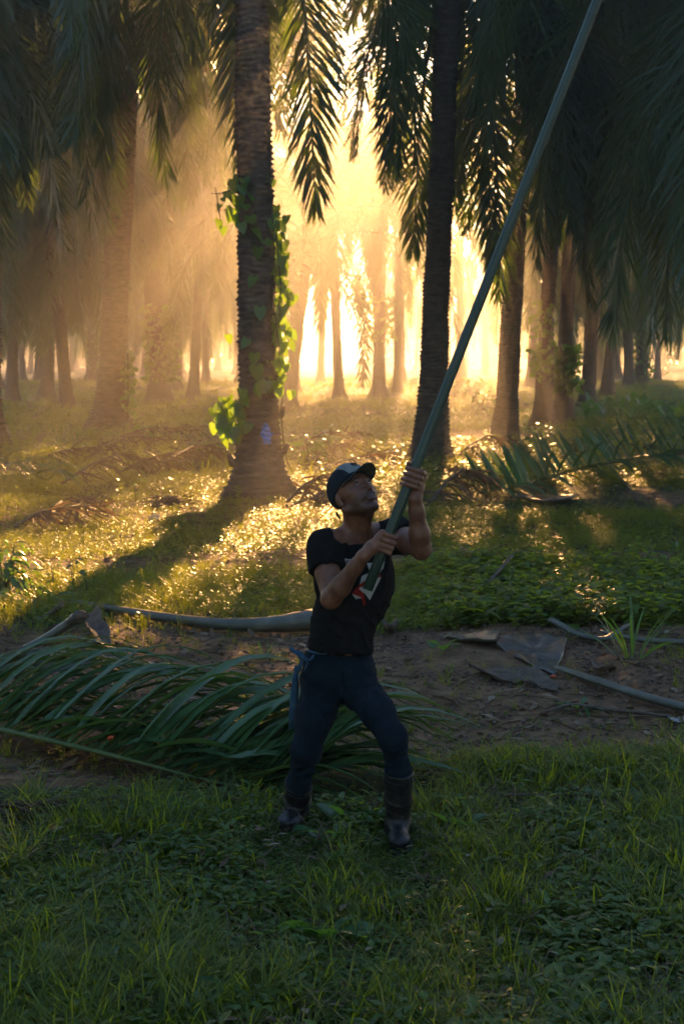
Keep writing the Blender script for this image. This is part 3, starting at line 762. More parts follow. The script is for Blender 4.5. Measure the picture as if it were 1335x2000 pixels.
def row_of(p):
    d = p - np.array([0, 0, CAM_Z]); f = d[1] * CP - d[2] * SP; up = d[1] * SP + d[2] * CP
    return PH / 2 - up / f * F_PX
def cyl(h, ang, r): a = math.radians(ang); return PA + pax * h + (er * math.cos(a) + ec * math.sin(a)) * r
PR = .0188
hU, hLo = pole_at(0, 934), pole_at(0, 1062)

def noisy(V, amp, sc, seed, st=(1, 1, 1)):
    return fbm(V[:, 0] * sc * st[0], V[:, 1] * sc * st[1], V[:, 2] * sc * st[2], seed, 3) * amp

skin = Clay((-.24, 6.2, .02), (.44, 7.02, 1.64), .0034)
B_ = skin
# trunk and legs under the clothes
B_.egg(J['chs'], (.10, .15, .17), TF, .03); B_.egg(J['wst'], (.09, .125, .15), TF, .04); B_.egg(J['pel'], (.09, .14, .10), TF, .04)
for s_ in 'RL':
    B_.chain([J['h' + s_], J['k' + s_], J['a' + s_]], [.060, .034, .024], .03)
# neck and shoulders
B_.cone(J['nck'] + [0, .01, -.02], H(-.028, 0, -.055), .058, .054, .03)
B_.cone(J['nck'], J['sR'] + [.03, 0, .02], .045, .05, .05); B_.cone(J['nck'], J['sL'] + [-.03, 0, .01], .045, .05, .05)
for sg in (-1, 1): B_.cone(H(-.02, sg * .058, -.045), J['nck'] + TF @ np.array([.052, sg * .012, -.005]), .011, .009, .018)   # neck cords
B_.cone(H(.045, 0, -.115), J['nck'] + TF @ np.array([.045, 0, .01]), .012, .018, .03)
# arms
def arm(sh, el, wr, out):
    sh, el, wr = map(np.array, (sh, el, wr)); ua, fa = el - sh, wr - el; n = unit(np.cross(ua, fa)); pu = unit(np.cross(n, ua)); pu = pu if pu @ fa > 0 else -pu
    B_.egg(sh, (.054, .054, .054), k=.03)
    B_.chain([sh, sh + ua * .5, el], [.047, .046, .036], .03)
    B_.cone(sh + ua * .38 + pu * .017, sh + ua * .72 + pu * .014, .034, .026, .018)         # biceps
    B_.cone(sh + ua * .25 - pu * .016, sh + ua * .75 - pu * .010, .034, .028, .02)          # triceps
    B_.egg(el - pu * .008, (.034,) * 3, k=.012)
    B_.chain([el, el + fa * .3, el + fa * .75, wr], [.036, .041, .029, .0245], .02)
    B_.cone(el + fa * .05 + n * .016, el + fa * .5 + n * .008, .027, .019, .014)            # brachioradialis
    B_.cone(el + fa * .08 - n * .014, el + fa * .5 - n * .006, .025, .018, .014)
    vp = [el + fa * t + pu * (.030 - .006 * t) * (1 - .15 * t) + n * .012 * math.sin(t * 7) for t in (.25, .45, .65, .85)]
    B_.chain(vp, [.0035] * 4, .006, m=.01)                                                  # a raised vein
arm(J['sR'], J['eR'], J['wR'], -1); arm(J['sL'], J['eL'], J['wL'], 1)
# hands: four unequal fingers and a thumb closed round the pole
def hand(h0, wr, angs, rads, offs, thumb, palm_ang, spread=1.0):
    fr = [.0106, .0110, .0105, .0092]; mcps = []
    for i, o in enumerate(offs):
        ln = [.97, 1.0, .98, .93][i]
        pts = [cyl(h0 + o * spread + dh, a, r) for a, r, dh in zip(angs, rads, (0, .002, .0, -.003))]
        if i == 3: pts[0] = cyl(h0 + o * spread + .002, angs[0], rads[0] - .004)
        mcps.append(pts[0])
        B_.chain(pts, [fr[i] * 1.12, fr[i] * 1.04, fr[i] * .95, fr[i] * .84], .0035, m=.008)
        B_.egg(pts[1], (fr[i] * 1.10,) * 3, k=.004, m=.008)
    for i, m_ in enumerate(mcps):
        root = wr + (m_ - wr) * .22 + (mcps[1] * .5 + mcps[2] * .5 - m_) * -.25
        B_.cone(root, m_, .0145, .0122, .009, m=.01)
        B_.egg(m_, (.0118,) * 3, k=.006, m=.008)
    B_.egg(wr + (cyl(h0, palm_ang, .040) - wr) * .62, (.024, .024, .024), k=.02, m=.02)
    B_.cone(wr, (mcps[1] + mcps[2]) / 2 * .5 + wr * .5, .024, .022, .016)
    B_.chain([wr + (cyl(h0, palm_ang, .04) - wr) * .35] + [cyl(h0 + t[0], t[1], t[2]) for t in thumb], [.015, .0125, .0108, .0092], .007, m=.01)
OFF = [.0335, .0115, -.0105, -.0305]
hand(hU, J['wL'], (-30, 42, 112, 168), (.050, .0385, .0325, .0305), OFF, [(.012, -75, .038), (.034, -130, .034), (.050, 172, .031)], -50)
hand(hLo, J['wR'], (128, 48, -25, -85), (.050, .0390, .0325, .0305), OFF, [(.016, 185, .037), (.036, 215, .034), (.050, 262, .031)], 160)
# head
B_.egg(H(-.012, 0, .040), (.097, .076, .088), HD, .01)
B_.egg(H(.042, 0, -.018), (.054, .060, .088), HD, .03)
for sg in (-1, 1):
    B_.cone(H(-.002, sg * .052, -.058), H(.070, sg * .018, -.096), .019, .017, .02)
    B_.egg(H(.060, sg * .044, -.016), (.020, .018, .015), HD, .016)
    B_.egg(H(.052, sg * .036, -.050), (.022, .018, .026), HD, .02)
B_.egg(H(.083, 0, -.100), (.017, .022, .016), HD, .014)
B_.cone(H(.079, -.034, .029), H(.085, -.010, .026), .011, .011, .012); B_.cone(H(.079, .034, .029), H(.085, .010, .026), .011, .011, .012)
for sg in (-1, 1): B_.egg(H(.100, sg * .031, .008), (.015, .016, .0105), HD, .008, 'cut')
for sg in (-1, 1):
    B_.egg(H(.0765, sg * .031, .008), (.0112, .0145, .0115), HD, .003)
    B_.cone(H(.0855, sg * .019, .0125), H(.0850, sg * .043, .0120), .0042, .0038, .004, m=.01)        # upper lid
    B_.cone(H(.0845, sg * .020, .0005), H(.0835, sg * .042, .0015), .0034, .0030, .004, m=.01)        # lower lid
B_.cone(H(.086, 0, .020), H(.107, 0, -.025), .0085, .0115, .009); B_.egg(H(.110, 0, -.030), (.0105, .0115, .009), HD, .006)
for sg in (-1, 1):
    B_.egg(H(.098, sg * .0125, -.034), (.0105, .0075, .0075), HD, .005)
    B_.egg(H(.103, sg * .0062, -.0415), (.0042, .0036, .004), HD, .002, 'cut')
    B_.cone(H(.090, sg * .021, -.030), H(.082, sg * .034, -.062), .006, .006, .012)
B_.cone(H(.0915, -.020, -.050), H(.0915, .020, -.050), .010, .010, .012)
B_.cone(H(.0945, -.017, -.0610), H(.0945, .017, -.0610), .0050, .0050, .006); B_.egg(H(.0985, 0, -.0610), (.0055, .012, .0045), HD, .006)
B_.cone(H(.0925, -.015, -.0715), H(.0925, .015, -.0715), .0060, .0060, .006); B_.egg(H(.0950, 0, -.0720), (.0065, .014, .0055), HD, .006)
B_.cone(H(.1015, -.018, -.0664), H(.1015, .018, -.0664), .0014, .0014, .003, 'cut')
for sg in (-1, 1):   # ears
    E = HD @ np.array([[.94, .25 * 1, .22], [0, 0, 0], [0, 0, 0]]) if False else HD
    B_.egg(H(-.008, sg * .0775, -.010), (.0165, .0065, .029), HD, .006)
    B_.egg(H(.000, sg * .0735, -.033), (.008, .0065, .009), HD, .005)
    B_.egg(H(-.002, sg * .0865, -.006), (.0095, .0065, .019), HD, .003, 'cut'); B_.egg(H(-.006, sg * .0825, -.004), (.0045, .003, .013), HD, .003)
SV, SQ = skin.skin(); SV = relax(SV, SQ, 1, .4)
Lh = (SV - HC) @ HD                                        # head coordinates for colouring
hd = np.linalg.norm(Lh, axis=1) < .16
f_, l_, u_ = Lh.T
stub = hd * smooth(-.030, -.052, u_ if False else -u_ * -1) if False else hd * smooth(.030, .055, -u_) * smooth(-.01, .02, f_) * .55
must = hd * np.exp(-((u_ + .0505) / .0075) ** 2) * (f_ > .07) * smooth(.030, .022, np.abs(l_) * 1.0) if False else hd * np.exp(-((u_ + .0505) / .0065) ** 2) * (f_ > .072) * (1 - smooth(.022, .034, np.abs(l_)))
brow = hd * np.exp(-((u_ - .030 + .3 * np.abs(np.abs(l_) - .028)) / .0045) ** 2) * (f_ > .06) * smooth(.010, .016, np.abs(l_)) * (1 - smooth(.042, .050, np.abs(l_)))
goat = hd * np.exp(-((u_ + .100) / .018) ** 2) * (f_ > .055) * (1 - smooth(.02, .04, np.abs(l_))) * .5
lipm = hd * np.exp(-((u_ + .067) / .0085) ** 2) * (f_ > .086) * (1 - smooth(.018, .024, np.abs(l_)))
hairz = hd * smooth(-.005, -.05, f_ * 1.0) * 0 + hd * smooth(.0, .03, -f_) * smooth(-.05, -.02, u_) * .8
lash = hd * (f_ > .07) * np.exp(-((u_ - .0150) / .0022) ** 2) * np.exp(-((np.abs(l_) - .031) / .012) ** 4) * .8
dark = np.clip(np.maximum.reduce([lash, stub, must * .92, brow * .9, goat, hairz]), 0, 1)
grime = np.clip(.5 + noisy(SV, .6, 14, 5), 0, 1)

def skin_mat():
    m, nt, out = new_mat("weathered_skin")
    b = N(nt, "ShaderNodeBsdfPrincipled"); b.inputs['Roughness'].default_value = .5; b.inputs['Specular IOR Level'].default_value = .45
    b.inputs['Subsurface Weight'].default_value = .08; b.inputs['Subsurface Radius'].default_value = (.02, .008, .004); b.inputs['Subsurface Scale'].default_value = .3
    n = noise(nt, 40, 4, .6); r = ramp(nt, [(.3, (.12, .046, .028)), (.7, (.22, .095, .056))], n.outputs[0])
    g = N(nt, "ShaderNodeAttribute", attribute_name='grime'); mg = N(nt, "ShaderNodeMix", data_type='RGBA', blend_type='MULTIPLY'); mg.inputs[0].default_value = .6
    rg = ramp(nt, [(.2, (.55, .5, .5)), (.8, (1, 1, 1))], g.outputs['Fac']); nt.links.new(r.outputs[0], mg.inputs[6]); nt.links.new(rg.outputs[0], mg.inputs[7])
    lp = N(nt, "ShaderNodeAttribute", attribute_name='lip'); ml = N(nt, "ShaderNodeMix", data_type='RGBA'); ml.inputs[7].default_value = (.15, .055, .045, 1)
    nt.links.new(lp.outputs['Fac'], ml.inputs[0]); nt.links.new(mg.outputs[2], ml.inputs[6])
    d = N(nt, "ShaderNodeAttribute", attribute_name='dark'); md = N(nt, "ShaderNodeMix", data_type='RGBA'); md.inputs[7].default_value = (.012, .010, .010, 1)
    nt.links.new(d.outputs['Fac'], md.inputs[0]); nt.links.new(ml.outputs[2], md.inputs[6]); nt.links.new(md.outputs[2], b.inputs['Base Color'])
    n2 = noise(nt, 160, 3, .6); bp = N(nt, "ShaderNodeBump"); bp.inputs['Strength'].default_value = .35; bp.inputs['Distance'].default_value = .002
    nt.links.new(n2.outputs[0], bp.inputs['Height']); nt.links.new(bp.outputs[0], b.inputs['Normal'])
    nt.links.new(b.outputs[0], out.inputs[0]); return m
M['skin'] = skin_mat()
def cloth(name, c0, c1, c2, sc=7, weave=500, dust=(.10, .075, .055), da=.62):
    m, nt, out = new_mat(name)
    b = N(nt, "ShaderNodeBsdfPrincipled"); b.inputs['Roughness'].default_value = .95; b.inputs['Specular IOR Level'].default_value = .08
    n = noise(nt, sc, 6, .7); r = ramp(nt, [(.3, c0), (.55, c1), (.8, c2)], n.outputs[0])
    n1 = noise(nt, 3.5, 7, .75); r1 = ramp(nt, [(da, (0, 0, 0)), (da + .25, (.5, .5, .5))], n1.outputs[0])
    mx = N(nt, "ShaderNodeMix", data_type='RGBA'); mx.inputs[7].default_value = (*dust, 1)
    nt.links.new(r1.outputs[0], mx.inputs[0]); nt.links.new(r.outputs[0], mx.inputs[6]); nt.links.new(mx.outputs[2], b.inputs['Base Color'])
    n2 = noise(nt, weave, 2, .5); bp = N(nt, "ShaderNodeBump"); bp.inputs['Strength'].default_value = .25; bp.inputs['Distance'].default_value = .002
    nt.links.new(n2.outputs[0], bp.inputs['Height']); nt.links.new(bp.outputs[0], b.inputs['Normal'])
    nt.links.new(b.outputs[0], out.inputs[0]); return m
M['shirt'] = cloth("black_cotton", (.006, .006, .006), (.010, .010, .011), (.018, .017, .018), da=.66)
M['jeans'] = cloth("dark_denim", (.003, .007, .012), (.006, .013, .022), (.014, .024, .036), 11, 380, (.03, .03, .03))
M['rag'] = cloth("blue_denim_rag", (.02, .05, .09), (.035, .08, .14), (.10, .16, .22), 20, 300, da=.7)
M['rubber'] = solid("muddy_rubber", [(.35, (.006, .006, .007)), (.6, (.012, .012, .013)), (.8, (.05, .038, .03))], 7, .42, .3, 60, .35)
M['cap'] = cloth("dark_cap_cloth", (.012, .016, .022), (.020, .026, .034), (.035, .04, .048), 14, 400)
M['cap_front'] = cloth("pale_cap_panel", (.10, .12, .12), (.17, .19, .19), (.24, .26, .25), 24, 400)
M['cap_under'] = cloth("mottled_brim", (.04, .045, .035), (.09, .09, .07), (.15, .15, .12), 40, 300)
M['white_print'] = cloth("white_print", (.24, .24, .24), (.32, .32, .32), (.40, .40, .39), 18, 300, da=.8)
M['red_print'] = cloth("red_print", (.16, .012, .012), (.22, .018, .016), (.28, .03, .025), 18, 300, da=.8)
M['eye'] = solid("eye_white", [(.3, (.42, .38, .35)), (.7, (.5, .46, .42))], 20, .6, 0)
M['iris'] = solid("dark_iris", [(.3, (.012, .008, .006)), (.7, (.02, .012, .008))], 20, .15, 0)

man = bpy.data.objects.new("person", None); C.objects.link(man); org = np.array([.06, 6.72, 0.0]); man.location = tuple(org)
tag(man, "man in a black t-shirt, cap and rubber boots looking up and gripping a long pole", "person")
def mlink(name, V, F, mats, fm=None, parent=None, attrs=None, smooth=True):
    return link(name, mesh_of(name, V - org, F, mats, fm, smooth, attrs), parent or man)
body = mlink("body", SV, [SQ], M['skin'], attrs={'dark': dark, 'lip': lipm, 'grime': grime})
def ball(c, r, ax=None, n=12, m=8):
    th, ph = np.meshgrid(np.linspace(0, 2 * np.pi, n, endpoint=False), np.linspace(0, np.pi, m))
    V = np.stack([np.sin(ph) * np.cos(th), np.sin(ph) * np.sin(th), np.cos(ph)], -1).reshape(-1, 3) * r
    if ax is not None: V = V @ np.array(ax).T
    i = np.arange(m - 1)[:, None] * n; j = np.arange(n)[None]; k = (j + 1) % n
    return V + c, [np.stack([i + j, i + n + j, i + n + k, i + k], -1).reshape(-1, 4)]
for sg in (-1, 1):
    V, F = ball(H(.0770, sg * .031, .0070), (.0128, .0125, .0075), HD); e = mlink("eye", V, F, M['eye'])
    V, F = ball(H(.0868, sg * .0325 , .0095), (.0042, .0055, .0050), HD); link("iris", mesh_of("iris", V - org, F, M['iris']), e)

# t-shirt
sh = Clay((-.24, 6.35, .66), (.40, 7.0, 1.5), .004)
sh.egg(J['chs'], (.118, .172, .165), TF, .03); sh.egg(J['chs'] + TF @ np.array([-.01, 0, -.08]), (.108, .148, .16), TF, .05)
sh.egg(J['wst'] + TF @ np.array([.0, -.004, .0]), (.102, .135, .15), TF, .05); sh.egg(J['pel'] + TF @ np.array([0, .0, .035]), (.108, .150, .12), TF, .05)
sh.cone(J['nck'] + TF @ np.array([-.012, 0, -.018]), J['sR'] + TF @ np.array([0, .012, .0]), .052, .062, .05)
sh.cone(J['nck'] + TF @ np.array([-.012, 0, -.018]), J['sL'] + TF @ np.array([0, -.012, .0]), .052, .060, .05)
for s0, e0_, t_, rr_ in (('sR', 'eR', .47, .066), ('sL', 'eL', .40, .062)):
    a, b = J[s0], J[e0_]; sh.chain([a, a + (b - a) * t_ * .5, a + (b - a) * (t_ + .05)], [.064, rr_, rr_ + .002], .04)
    q = a + (b - a) * (t_ + .1)
# cut the sleeves square: carve a fat cone beyond the hem
for s0, e0_, t_ in (('sR', 'eR', .45), ('sL', 'eL', .38)):
    a, b = J[s0], J[e0_]; d = unit(b - a); L0 = np.linalg.norm(b - a)
    sl, X = sh._win(a + d * L0 * (t_ + .25) - .12, a + d * L0 * (t_ + .25) + .12)
    dd = (X - (a + d * L0 * t_)) @ d; rad_ = np.linalg.norm((X - a) - ((X - a) @ d)[..., None] * d, axis=-1)
    cut = np.maximum(-dd, rad_ - .085).astype(np.float32); sh._put(sl, cut, .004, 'cut')
# neck opening (V) and hem
nb = J['nck']
sh.cone(nb + TF @ np.array([-.03, 0, .085]), nb + TF @ np.array([.008, 0, .018]), .058, .046, .006, 'cut')
for q in np.linspace(0, 1, 8):
    c = nb + TF @ np.array([.075, 0, .02 - .075 * q]); w = .044 * (1 - q) + .003
    sh.cone(c - TF[:, 1] * w, c + TF[:, 1] * w, .012, .012, .004, 'cut')
hp = P(660, 1277, 6.60)
sh.plane_cut(hp, np.array([-.10, -.02, -1.0]), .004)
V, Q = sh.skin(); V = relax(V, Q, 2, .5); Nn = vnormals(V, Q)
Lt = (V - J['wst']) @ TF
fold = np.sin((Lt[:, 2] * 1.0 + Lt[:, 1] * 1.2 + noisy(V, .03, 9, 3)) * 70) * .5 + .5
folds = (fold ** 3) * smooth(-.12, .02, Lt[:, 2] * -1 + .05) * .006
diag = np.maximum(np.sin((Lt[:, 2] * .8 - Lt[:, 1] * 1.6 + noisy(V, .05, 6, 8)) * 48), 0) ** 3 * .005
V = V + Nn * (noisy(V, .006, 11, 4, (1, 1, .6)) + folds + diag)[:, None]
mlink("t_shirt", V, [Q], M['shirt'])
SHV, SHQ = V, Q
# chest print, laid on the cloth
from mathutils.bvhtree import BVHTree
bv = BVHTree.FromPolygons([tuple(v) for v in SHV], [tuple(int(i) for i in q) for q in SHQ])
def decal(name, poly, mat, step=1.8, lift=.0022, parent=None):
    """a flat print: polygon given in picture pixels, dropped onto the shirt along the chest's facing"""
    poly = np.array(poly, float); x0, y0 = poly.min(0); x1, y1 = poly.max(0)
    xs = np.arange(x0, x1 + step, step / 2); ys = np.arange(y0, y1 + step, step / 2); ids = {}; Vv = []; Ff = []
    def inside(x, y):
        c = False; n = len(poly)
        for i in range(n):
            xi, yi = poly[i]; xj, yj = poly[i - 1]
            if (yi > y) != (yj > y) and x < (xj - xi) * (y - yi) / (yj - yi) + xi: c = not c
        return c
    def vid(i, j):
        if (i, j) not in ids:
            d = Vector(tuple(unit(ray(xs[i], ys[j])))); hit = bv.ray_cast(Vector((0, 0, CAM_Z)), d)
            ids[(i, j)] = -1 if hit[0] is None else len(Vv)
            if hit[0] is not None: Vv.append(np.array(hit[0]) - np.array(d) * lift)
        return ids[(i, j)]
    for i in range(len(xs) - 1):
        for j in range(len(ys) - 1):
            if inside((xs[i] + xs[i + 1]) / 2, (ys[j] + ys[j + 1]) / 2):
                q = [vid(i, j), vid(i + 1, j), vid(i + 1, j + 1), vid(i, j + 1)]
                if min(q) >= 0: Ff.append(q)
    if Ff: return mlink(name, np.array(Vv), [np.array(Ff)], mat, parent=parent)
decal("shirt_print", [(672, 1091), (684, 1092), (692, 1100), (682, 1106), (677, 1104)], M['white_print'])
decal("shirt_print", [(716, 1100), (751, 1097), (748, 1110), (736, 1124), (744, 1128), (722, 1172), (711, 1158), (700, 1158), (712, 1168), (694, 1170), (687, 1160), (700, 1150), (706, 1125), (722, 1118)], M['white_print'])
decal("shirt_print", [(738, 1118), (745, 1126), (727, 1132), (700, 1150), (709, 1158), (714, 1180), (710, 1184), (704, 1166), (688, 1160), (690, 1154), (704, 1140), (728, 1124)], M['red_print'], lift=.0035)
for k_ in range(4):   # tiny upright strokes of lettering on the left patch
    decal("print_letter", [(676 + k_ * 3.6, 1094), (677.6 + k_ * 3.6, 1094), (677.6 + k_ * 3.6, 1099), (676 + k_ * 3.6, 1099)], M['shirt'], step=1.2, lift=.0042)

# trousers
tr = Clay((-.26, 6.25, .10), (.44, 7.05, .95), .004)
tr.egg(J['pel'] + TF @ np.array([-.004, -.0, -.005]), (.114, .158, .115), TF, .04)
tr.egg(J['pel'] + TF @ np.array([.0, .0, .06]), (.104, .144, .06), TF, .03)
hR, kR, aR, hL, kL, aL = (J[k] for k in ('hR', 'kR', 'aR', 'hL', 'kL', 'aL'))
tr.chain([hR + [0, 0, -.03], hR * .45 + kR * .55, kR, P(583, 1530, 6.745), P(581, 1550, 6.78)], [.090, .076, .056, .046, .046], .04)
tr.chain([hL + [0, 0, -.03], hL * .45 + kL * .55, kL, P(778, 1507, 6.545), P(778, 1530, 6.56)], [.086, .067, .052, .049, .048], .04)
tr.egg(hR + TF @ np.array([-.06, 0, -.02]), (.07, .08, .09), TF, .03); tr.egg(hL + TF @ np.array([-.06, 0, -.02]), (.07, .08, .09), TF, .03)
tr.plane_cut(P(660, 1262, 6.6), np.array([.05, 0, 1.0]), .004)
V, Q = tr.skin(); V = relax(V, Q, 2, .5); Nn = vnormals(V, Q)
def rings(c, ax, spread, freq, amp, seed):
    t = (V - c) @ unit(ax); w = np.exp(-(t / spread) ** 2) * (np.linalg.norm(V - c, axis=1) < .18)
    return w * amp * np.maximum(np.sin(t * freq * .75 + noisy(V, 5.5, 8, seed)), -.3) * (.5 + np.clip(noisy(V, 1.2, 10, seed + 9), -.5, 1))
disp = noisy(V, .004, 12, 12) + rings(kR * .75 + aR * .25, aR - kR, .07, 190, .007, 1) + rings(kL * .9 + aL * .1, aL - kL, .07, 190, .006, 2) \
     + rings(hR + [0, 0, -.05], np.array([.5, 0, 1.]), .06, 130, .005, 3) + rings(hL + [0, 0, -.06], np.array([-.6, 0, 1.]), .07, 130, .005, 4)
V = V + Nn * disp[:, None]
jeans = mlink("jeans", V, [Q], M['jeans'])
# fly seam and waistband seam
fl = [P(664 + k * .8, 1290 + k * 11, 6.595 - 0.002 * k) for k in range(5)]
bj = BVHTree.FromPolygons([tuple(v) for v in V], [tuple(int(i) for i in q) for q in Q])
def on_surface(bvh, px, py, lift=.002):
    d = Vector(tuple(unit(ray(px, py)))); h_ = bvh.ray_cast(Vector((0, 0, CAM_Z)), d)
    return None if h_[0] is None else np.array(h_[0]) - np.array(d) * lift
pts = [on_surface(bj, 664 + k * 1.2, 1292 + k * 6, .001) for k in range(10)]; pts = [p for p in pts if p is not None]
Vt, Ft = tube(pts, .0022, 4); link("fly_seam", mesh_of("fly_seam", Vt - org, Ft, M['jeans']), jeans)
# blue underwear band and the denim rag knotted at the hip
pts = [on_surface(bj, 588 + k * 6.2, 1264 + k * 1.9 + 3 * math.sin(k * .5), .006) for k in range(9)]; pts = [p for p in pts if p is not None]
if len(pts) > 2:
    Vt, Ft = tube(pts, [.004] + [.011] * (len(pts) - 2) + [.004], 6, squash=.5); mlink("underwear_band", Vt, Ft, M['rag'])
rag = mlink("knotted_rag", *tube([P(567, 1268, 6.62), P(574, 1272, 6.60), P(583, 1276, 6.58), P(590, 1284, 6.57), P(596, 1288, 6.575)], [.007, .010, .016, .017, .010], 7, squash=.7, jitter=.12, r=rng), M['rag'])
for q in ([(590, 1284), (588, 1296), (582, 1308), (578, 1316)], [(592, 1284), (600, 1294), (597, 1303), (592, 1312)], [(594, 1284), (604, 1290), (610, 1284), (613, 1279)], [(588, 1283), (578, 1277), (570, 1266), (566, 1263)]):
    Vt, Ft = tube([P(x, y, 6.565 + .004 * i) for i, (x, y) in enumerate(q)], [.010, .009, .011, .004], 5, squash=.35, jitter=.2, r=rng)
    link("rag_end", mesh_of("rag_end", Vt - org, Ft, M['rag']), rag)
Vt, Ft = tube([P(578, 1300, 6.74), P(575, 1340, 6.76), P(573, 1385, 6.77), P(572, 1424, 6.78)], [.006, .014, .019, .016], 6, squash=.25, jitter=.15, r=rng)
mlink("hanging_cloth", Vt, Ft, M['rag'])

# rubber boots
def boot(name, top, ank, toe, rt, ra, slouch, seed):
    lo = np.minimum.reduce([top, ank, toe]) - .12; hi = np.maximum.reduce([top, ank, toe]) + .12
    b = Clay(lo, hi, .0036); d = unit((toe - ank) * [1, 1, 0]); s = np.array([-d[1], d[0], 0])
    b.chain([top, top * .5 + ank * .5, ank], [rt, (rt + ra) / 2 + .002, ra], .02)
    heel = ank - d * .035; heel[2] = .030; ball_ = ank + d * .115; ball_[2] = .034; tip = ank + d * .165; tip[2] = .034
    b.cone(ank + [0, 0, -.01], heel, ra, .036, .03); b.cone(ank + d * .01, ball_, ra * .95, .040, .035)
    b.egg(tip * .55 + ball_ * .45 + [0, 0, .006], (.058, .046, .034), np.stack([d, s, [0, 0, 1]], 1), .02)
    b.plane_cut(np.array([0, 0, -.004]), np.array([0, 0, -1.]))
    b.cone(top, top + unit(top - ank) * .05, rt - .007, rt - .004, .002, 'cut')
    b.plane_cut(top, unit(top - ank), .003)
    V, Q = b.skin(); V = relax(V, Q, 1, .4); Nn = vnormals(V, Q)
    t = (V - top) @ unit(ank - top)
    V = V + Nn * (noisy(V, .0035, 14, seed) + slouch * .007 * np.maximum(np.sin(t * 120 + noisy(V, 2, 8, seed)), -.4) * smooth(.06, .12, t) * (1 - smooth(.24, .27, t)))[:, None]
    bo = mlink(name, V, [Q], M['rubber'])
    ax = unit(ank - top); a1 = unit(np.cross(ax, [0, 1, 0.])); a2 = np.cross(ax, a1)
    for tt in (.004, .030):
        pts = [top + ax * (tt + .006 * math.cos(a * 1.0)) + (a1 * math.cos(a) + a2 * math.sin(a)) * (rt + .0005) for a in np.linspace(0, 2 * np.pi, 26)]
        Vt, Ft = tube(pts, .0034 if tt < .01 else .0022, 5); link("boot_rim", mesh_of("boot_rim", Vt - org, Ft, M['rubber']), bo)
    so = Clay(lo, hi, .0036)
    so.cone(heel * [1, 1, 0] + [0, 0, .010], ank * [1, 1, 0] + d * .03 + [0, 0, .010], .041, .038, .01)
    so.cone(ank * [1, 1, 0] + d * .03 + [0, 0, .010], tip * [1, 1, 0] + [0, 0, .010], .038, .046, .01)
    so.plane_cut([0, 0, .018], np.array([0, 0, 1.])); so.plane_cut([0, 0, -.008], np.array([0, 0, -1.]))
    V, Q = so.skin(); link("sole", mesh_of("sole", V - org, [Q], M['rubber']), bo)
bt = P(778, 1507, 6.545); boot("boot", bt, J['aL'], P(779, 1668, 6.44), .060, .045, .25, 5)
bt = P(583, 1530, 6.745); boot("boot", bt, J['aR'], P(566, 1628, 6.74), .056, .046, 1.0, 6)

# cap
cp = Clay(HC - .2, HC + .22, .0032)
cp.egg(H(-.012, 0, .041), (.1030, .0825, .0945), HD, .01); cp.egg(H(.03, 0, .050), (.066, .068, .076), HD, .03)
cp.plane_cut(H(.0, 0, .022), HD @ np.array([.34, 0, -1.]), .003)
cp.egg(H(-.012, 0, .038), (.0985, .0775, .0905), HD, .004, 'cut')
V, Q = cp.skin(); V = relax(V, Q, 1, .4)
L = (V - HC) @ HD; fc = L[Q].mean(1)
fm = ((fc[:, 0] > .012) & (np.abs(fc[:, 1]) < .052 - .25 * np.clip(.09 - fc[:, 2], 0, 1)) & (fc[:, 2] > .060)).astype(int)
capo = mlink("cap", V, [Q], [M['cap'], M['cap_front']], fm)
ls = np.linspace(-1, 1, 21); ks = np.linspace(0, 1, 9); top_, bot_ = [], []
for k in ks:
    for l in ls:
        a = l * 1.22; R0 = .088; ff = .010 + math.cos(a) * (R0 - .004) ; ll = math.sin(a) * .078
        ext = k * .074 * max(0, 1 - (abs(l)) ** 3.2) ** .5
        f2 = ff + ext; l2 = ll * (1 - .06 * k); u2 = .056 - 5.2 * l2 * l2 - .10 * (f2 - .09) - .020 * (1 - math.cos(a)) + .004
        top_.append(H(f2, l2, u2 + .002)); bot_.append(H(f2, l2, u2 - .002))
T_ = np.array(top_); Bm = np.array(bot_); nl_, nk_ = len(ls), len(ks); ii = np.arange(nl_ * nk_).reshape(nk_, nl_)
q1 = np.stack([ii[:-1, :-1], ii[:-1, 1:], ii[1:, 1:], ii[1:, :-1]], -1).reshape(-1, 4); o_ = nl_ * nk_
e = ii[-1]; q3 = np.stack([e[:-1], e[1:], e[1:] + o_, e[:-1] + o_], -1)
link("brim", mesh_of("brim", np.vstack([T_, Bm]) - org, [np.vstack([q1, q1[:, ::-1] + o_, q3])], [M['cap'], M['cap_under']], np.concatenate([np.zeros(len(q1)), np.ones(len(q1)), np.zeros(len(q3))])), capo)
# stitched emblem on the front panel
em = [H(.0, 0, 0)]
bc = BVHTree.FromPolygons([tuple(v) for v in V], [tuple(int(i) for i in q) for q in Q])
def on_cap(az, el):
    d = HD @ np.array([math.cos(el) * math.cos(az), math.cos(el) * math.sin(az), math.sin(el)]); o = H(.0, 0, .04) + d * .2
    h_ = bc.ray_cast(Vector(tuple(o)), Vector(tuple(-d))); return np.array(h_[0]) + d * .001 if h_[0] is not None else None
for (cx_, cy_, rx_, ry_) in ((0, .62, .16, .13), (.05, .62, .07, .06), (-.09, .60, .05, .05)):
    pts = [on_cap(cx_ + rx_ * math.cos(a), cy_ + ry_ * math.sin(a)) for a in np.linspace(0, 2 * np.pi, 15)]; pts = [p for p in pts if p is not None]
    Vt, Ft = tube(pts, .0016, 4, cap=False); link("emblem", mesh_of("emblem", Vt - org, Ft, M['cap']), capo)
btn = ball(H(-.012, 0, .141), (.006, .006, .004), HD, 8, 5); link("button", mesh_of("button", btn[0] - org, btn[1], M['cap']), capo)
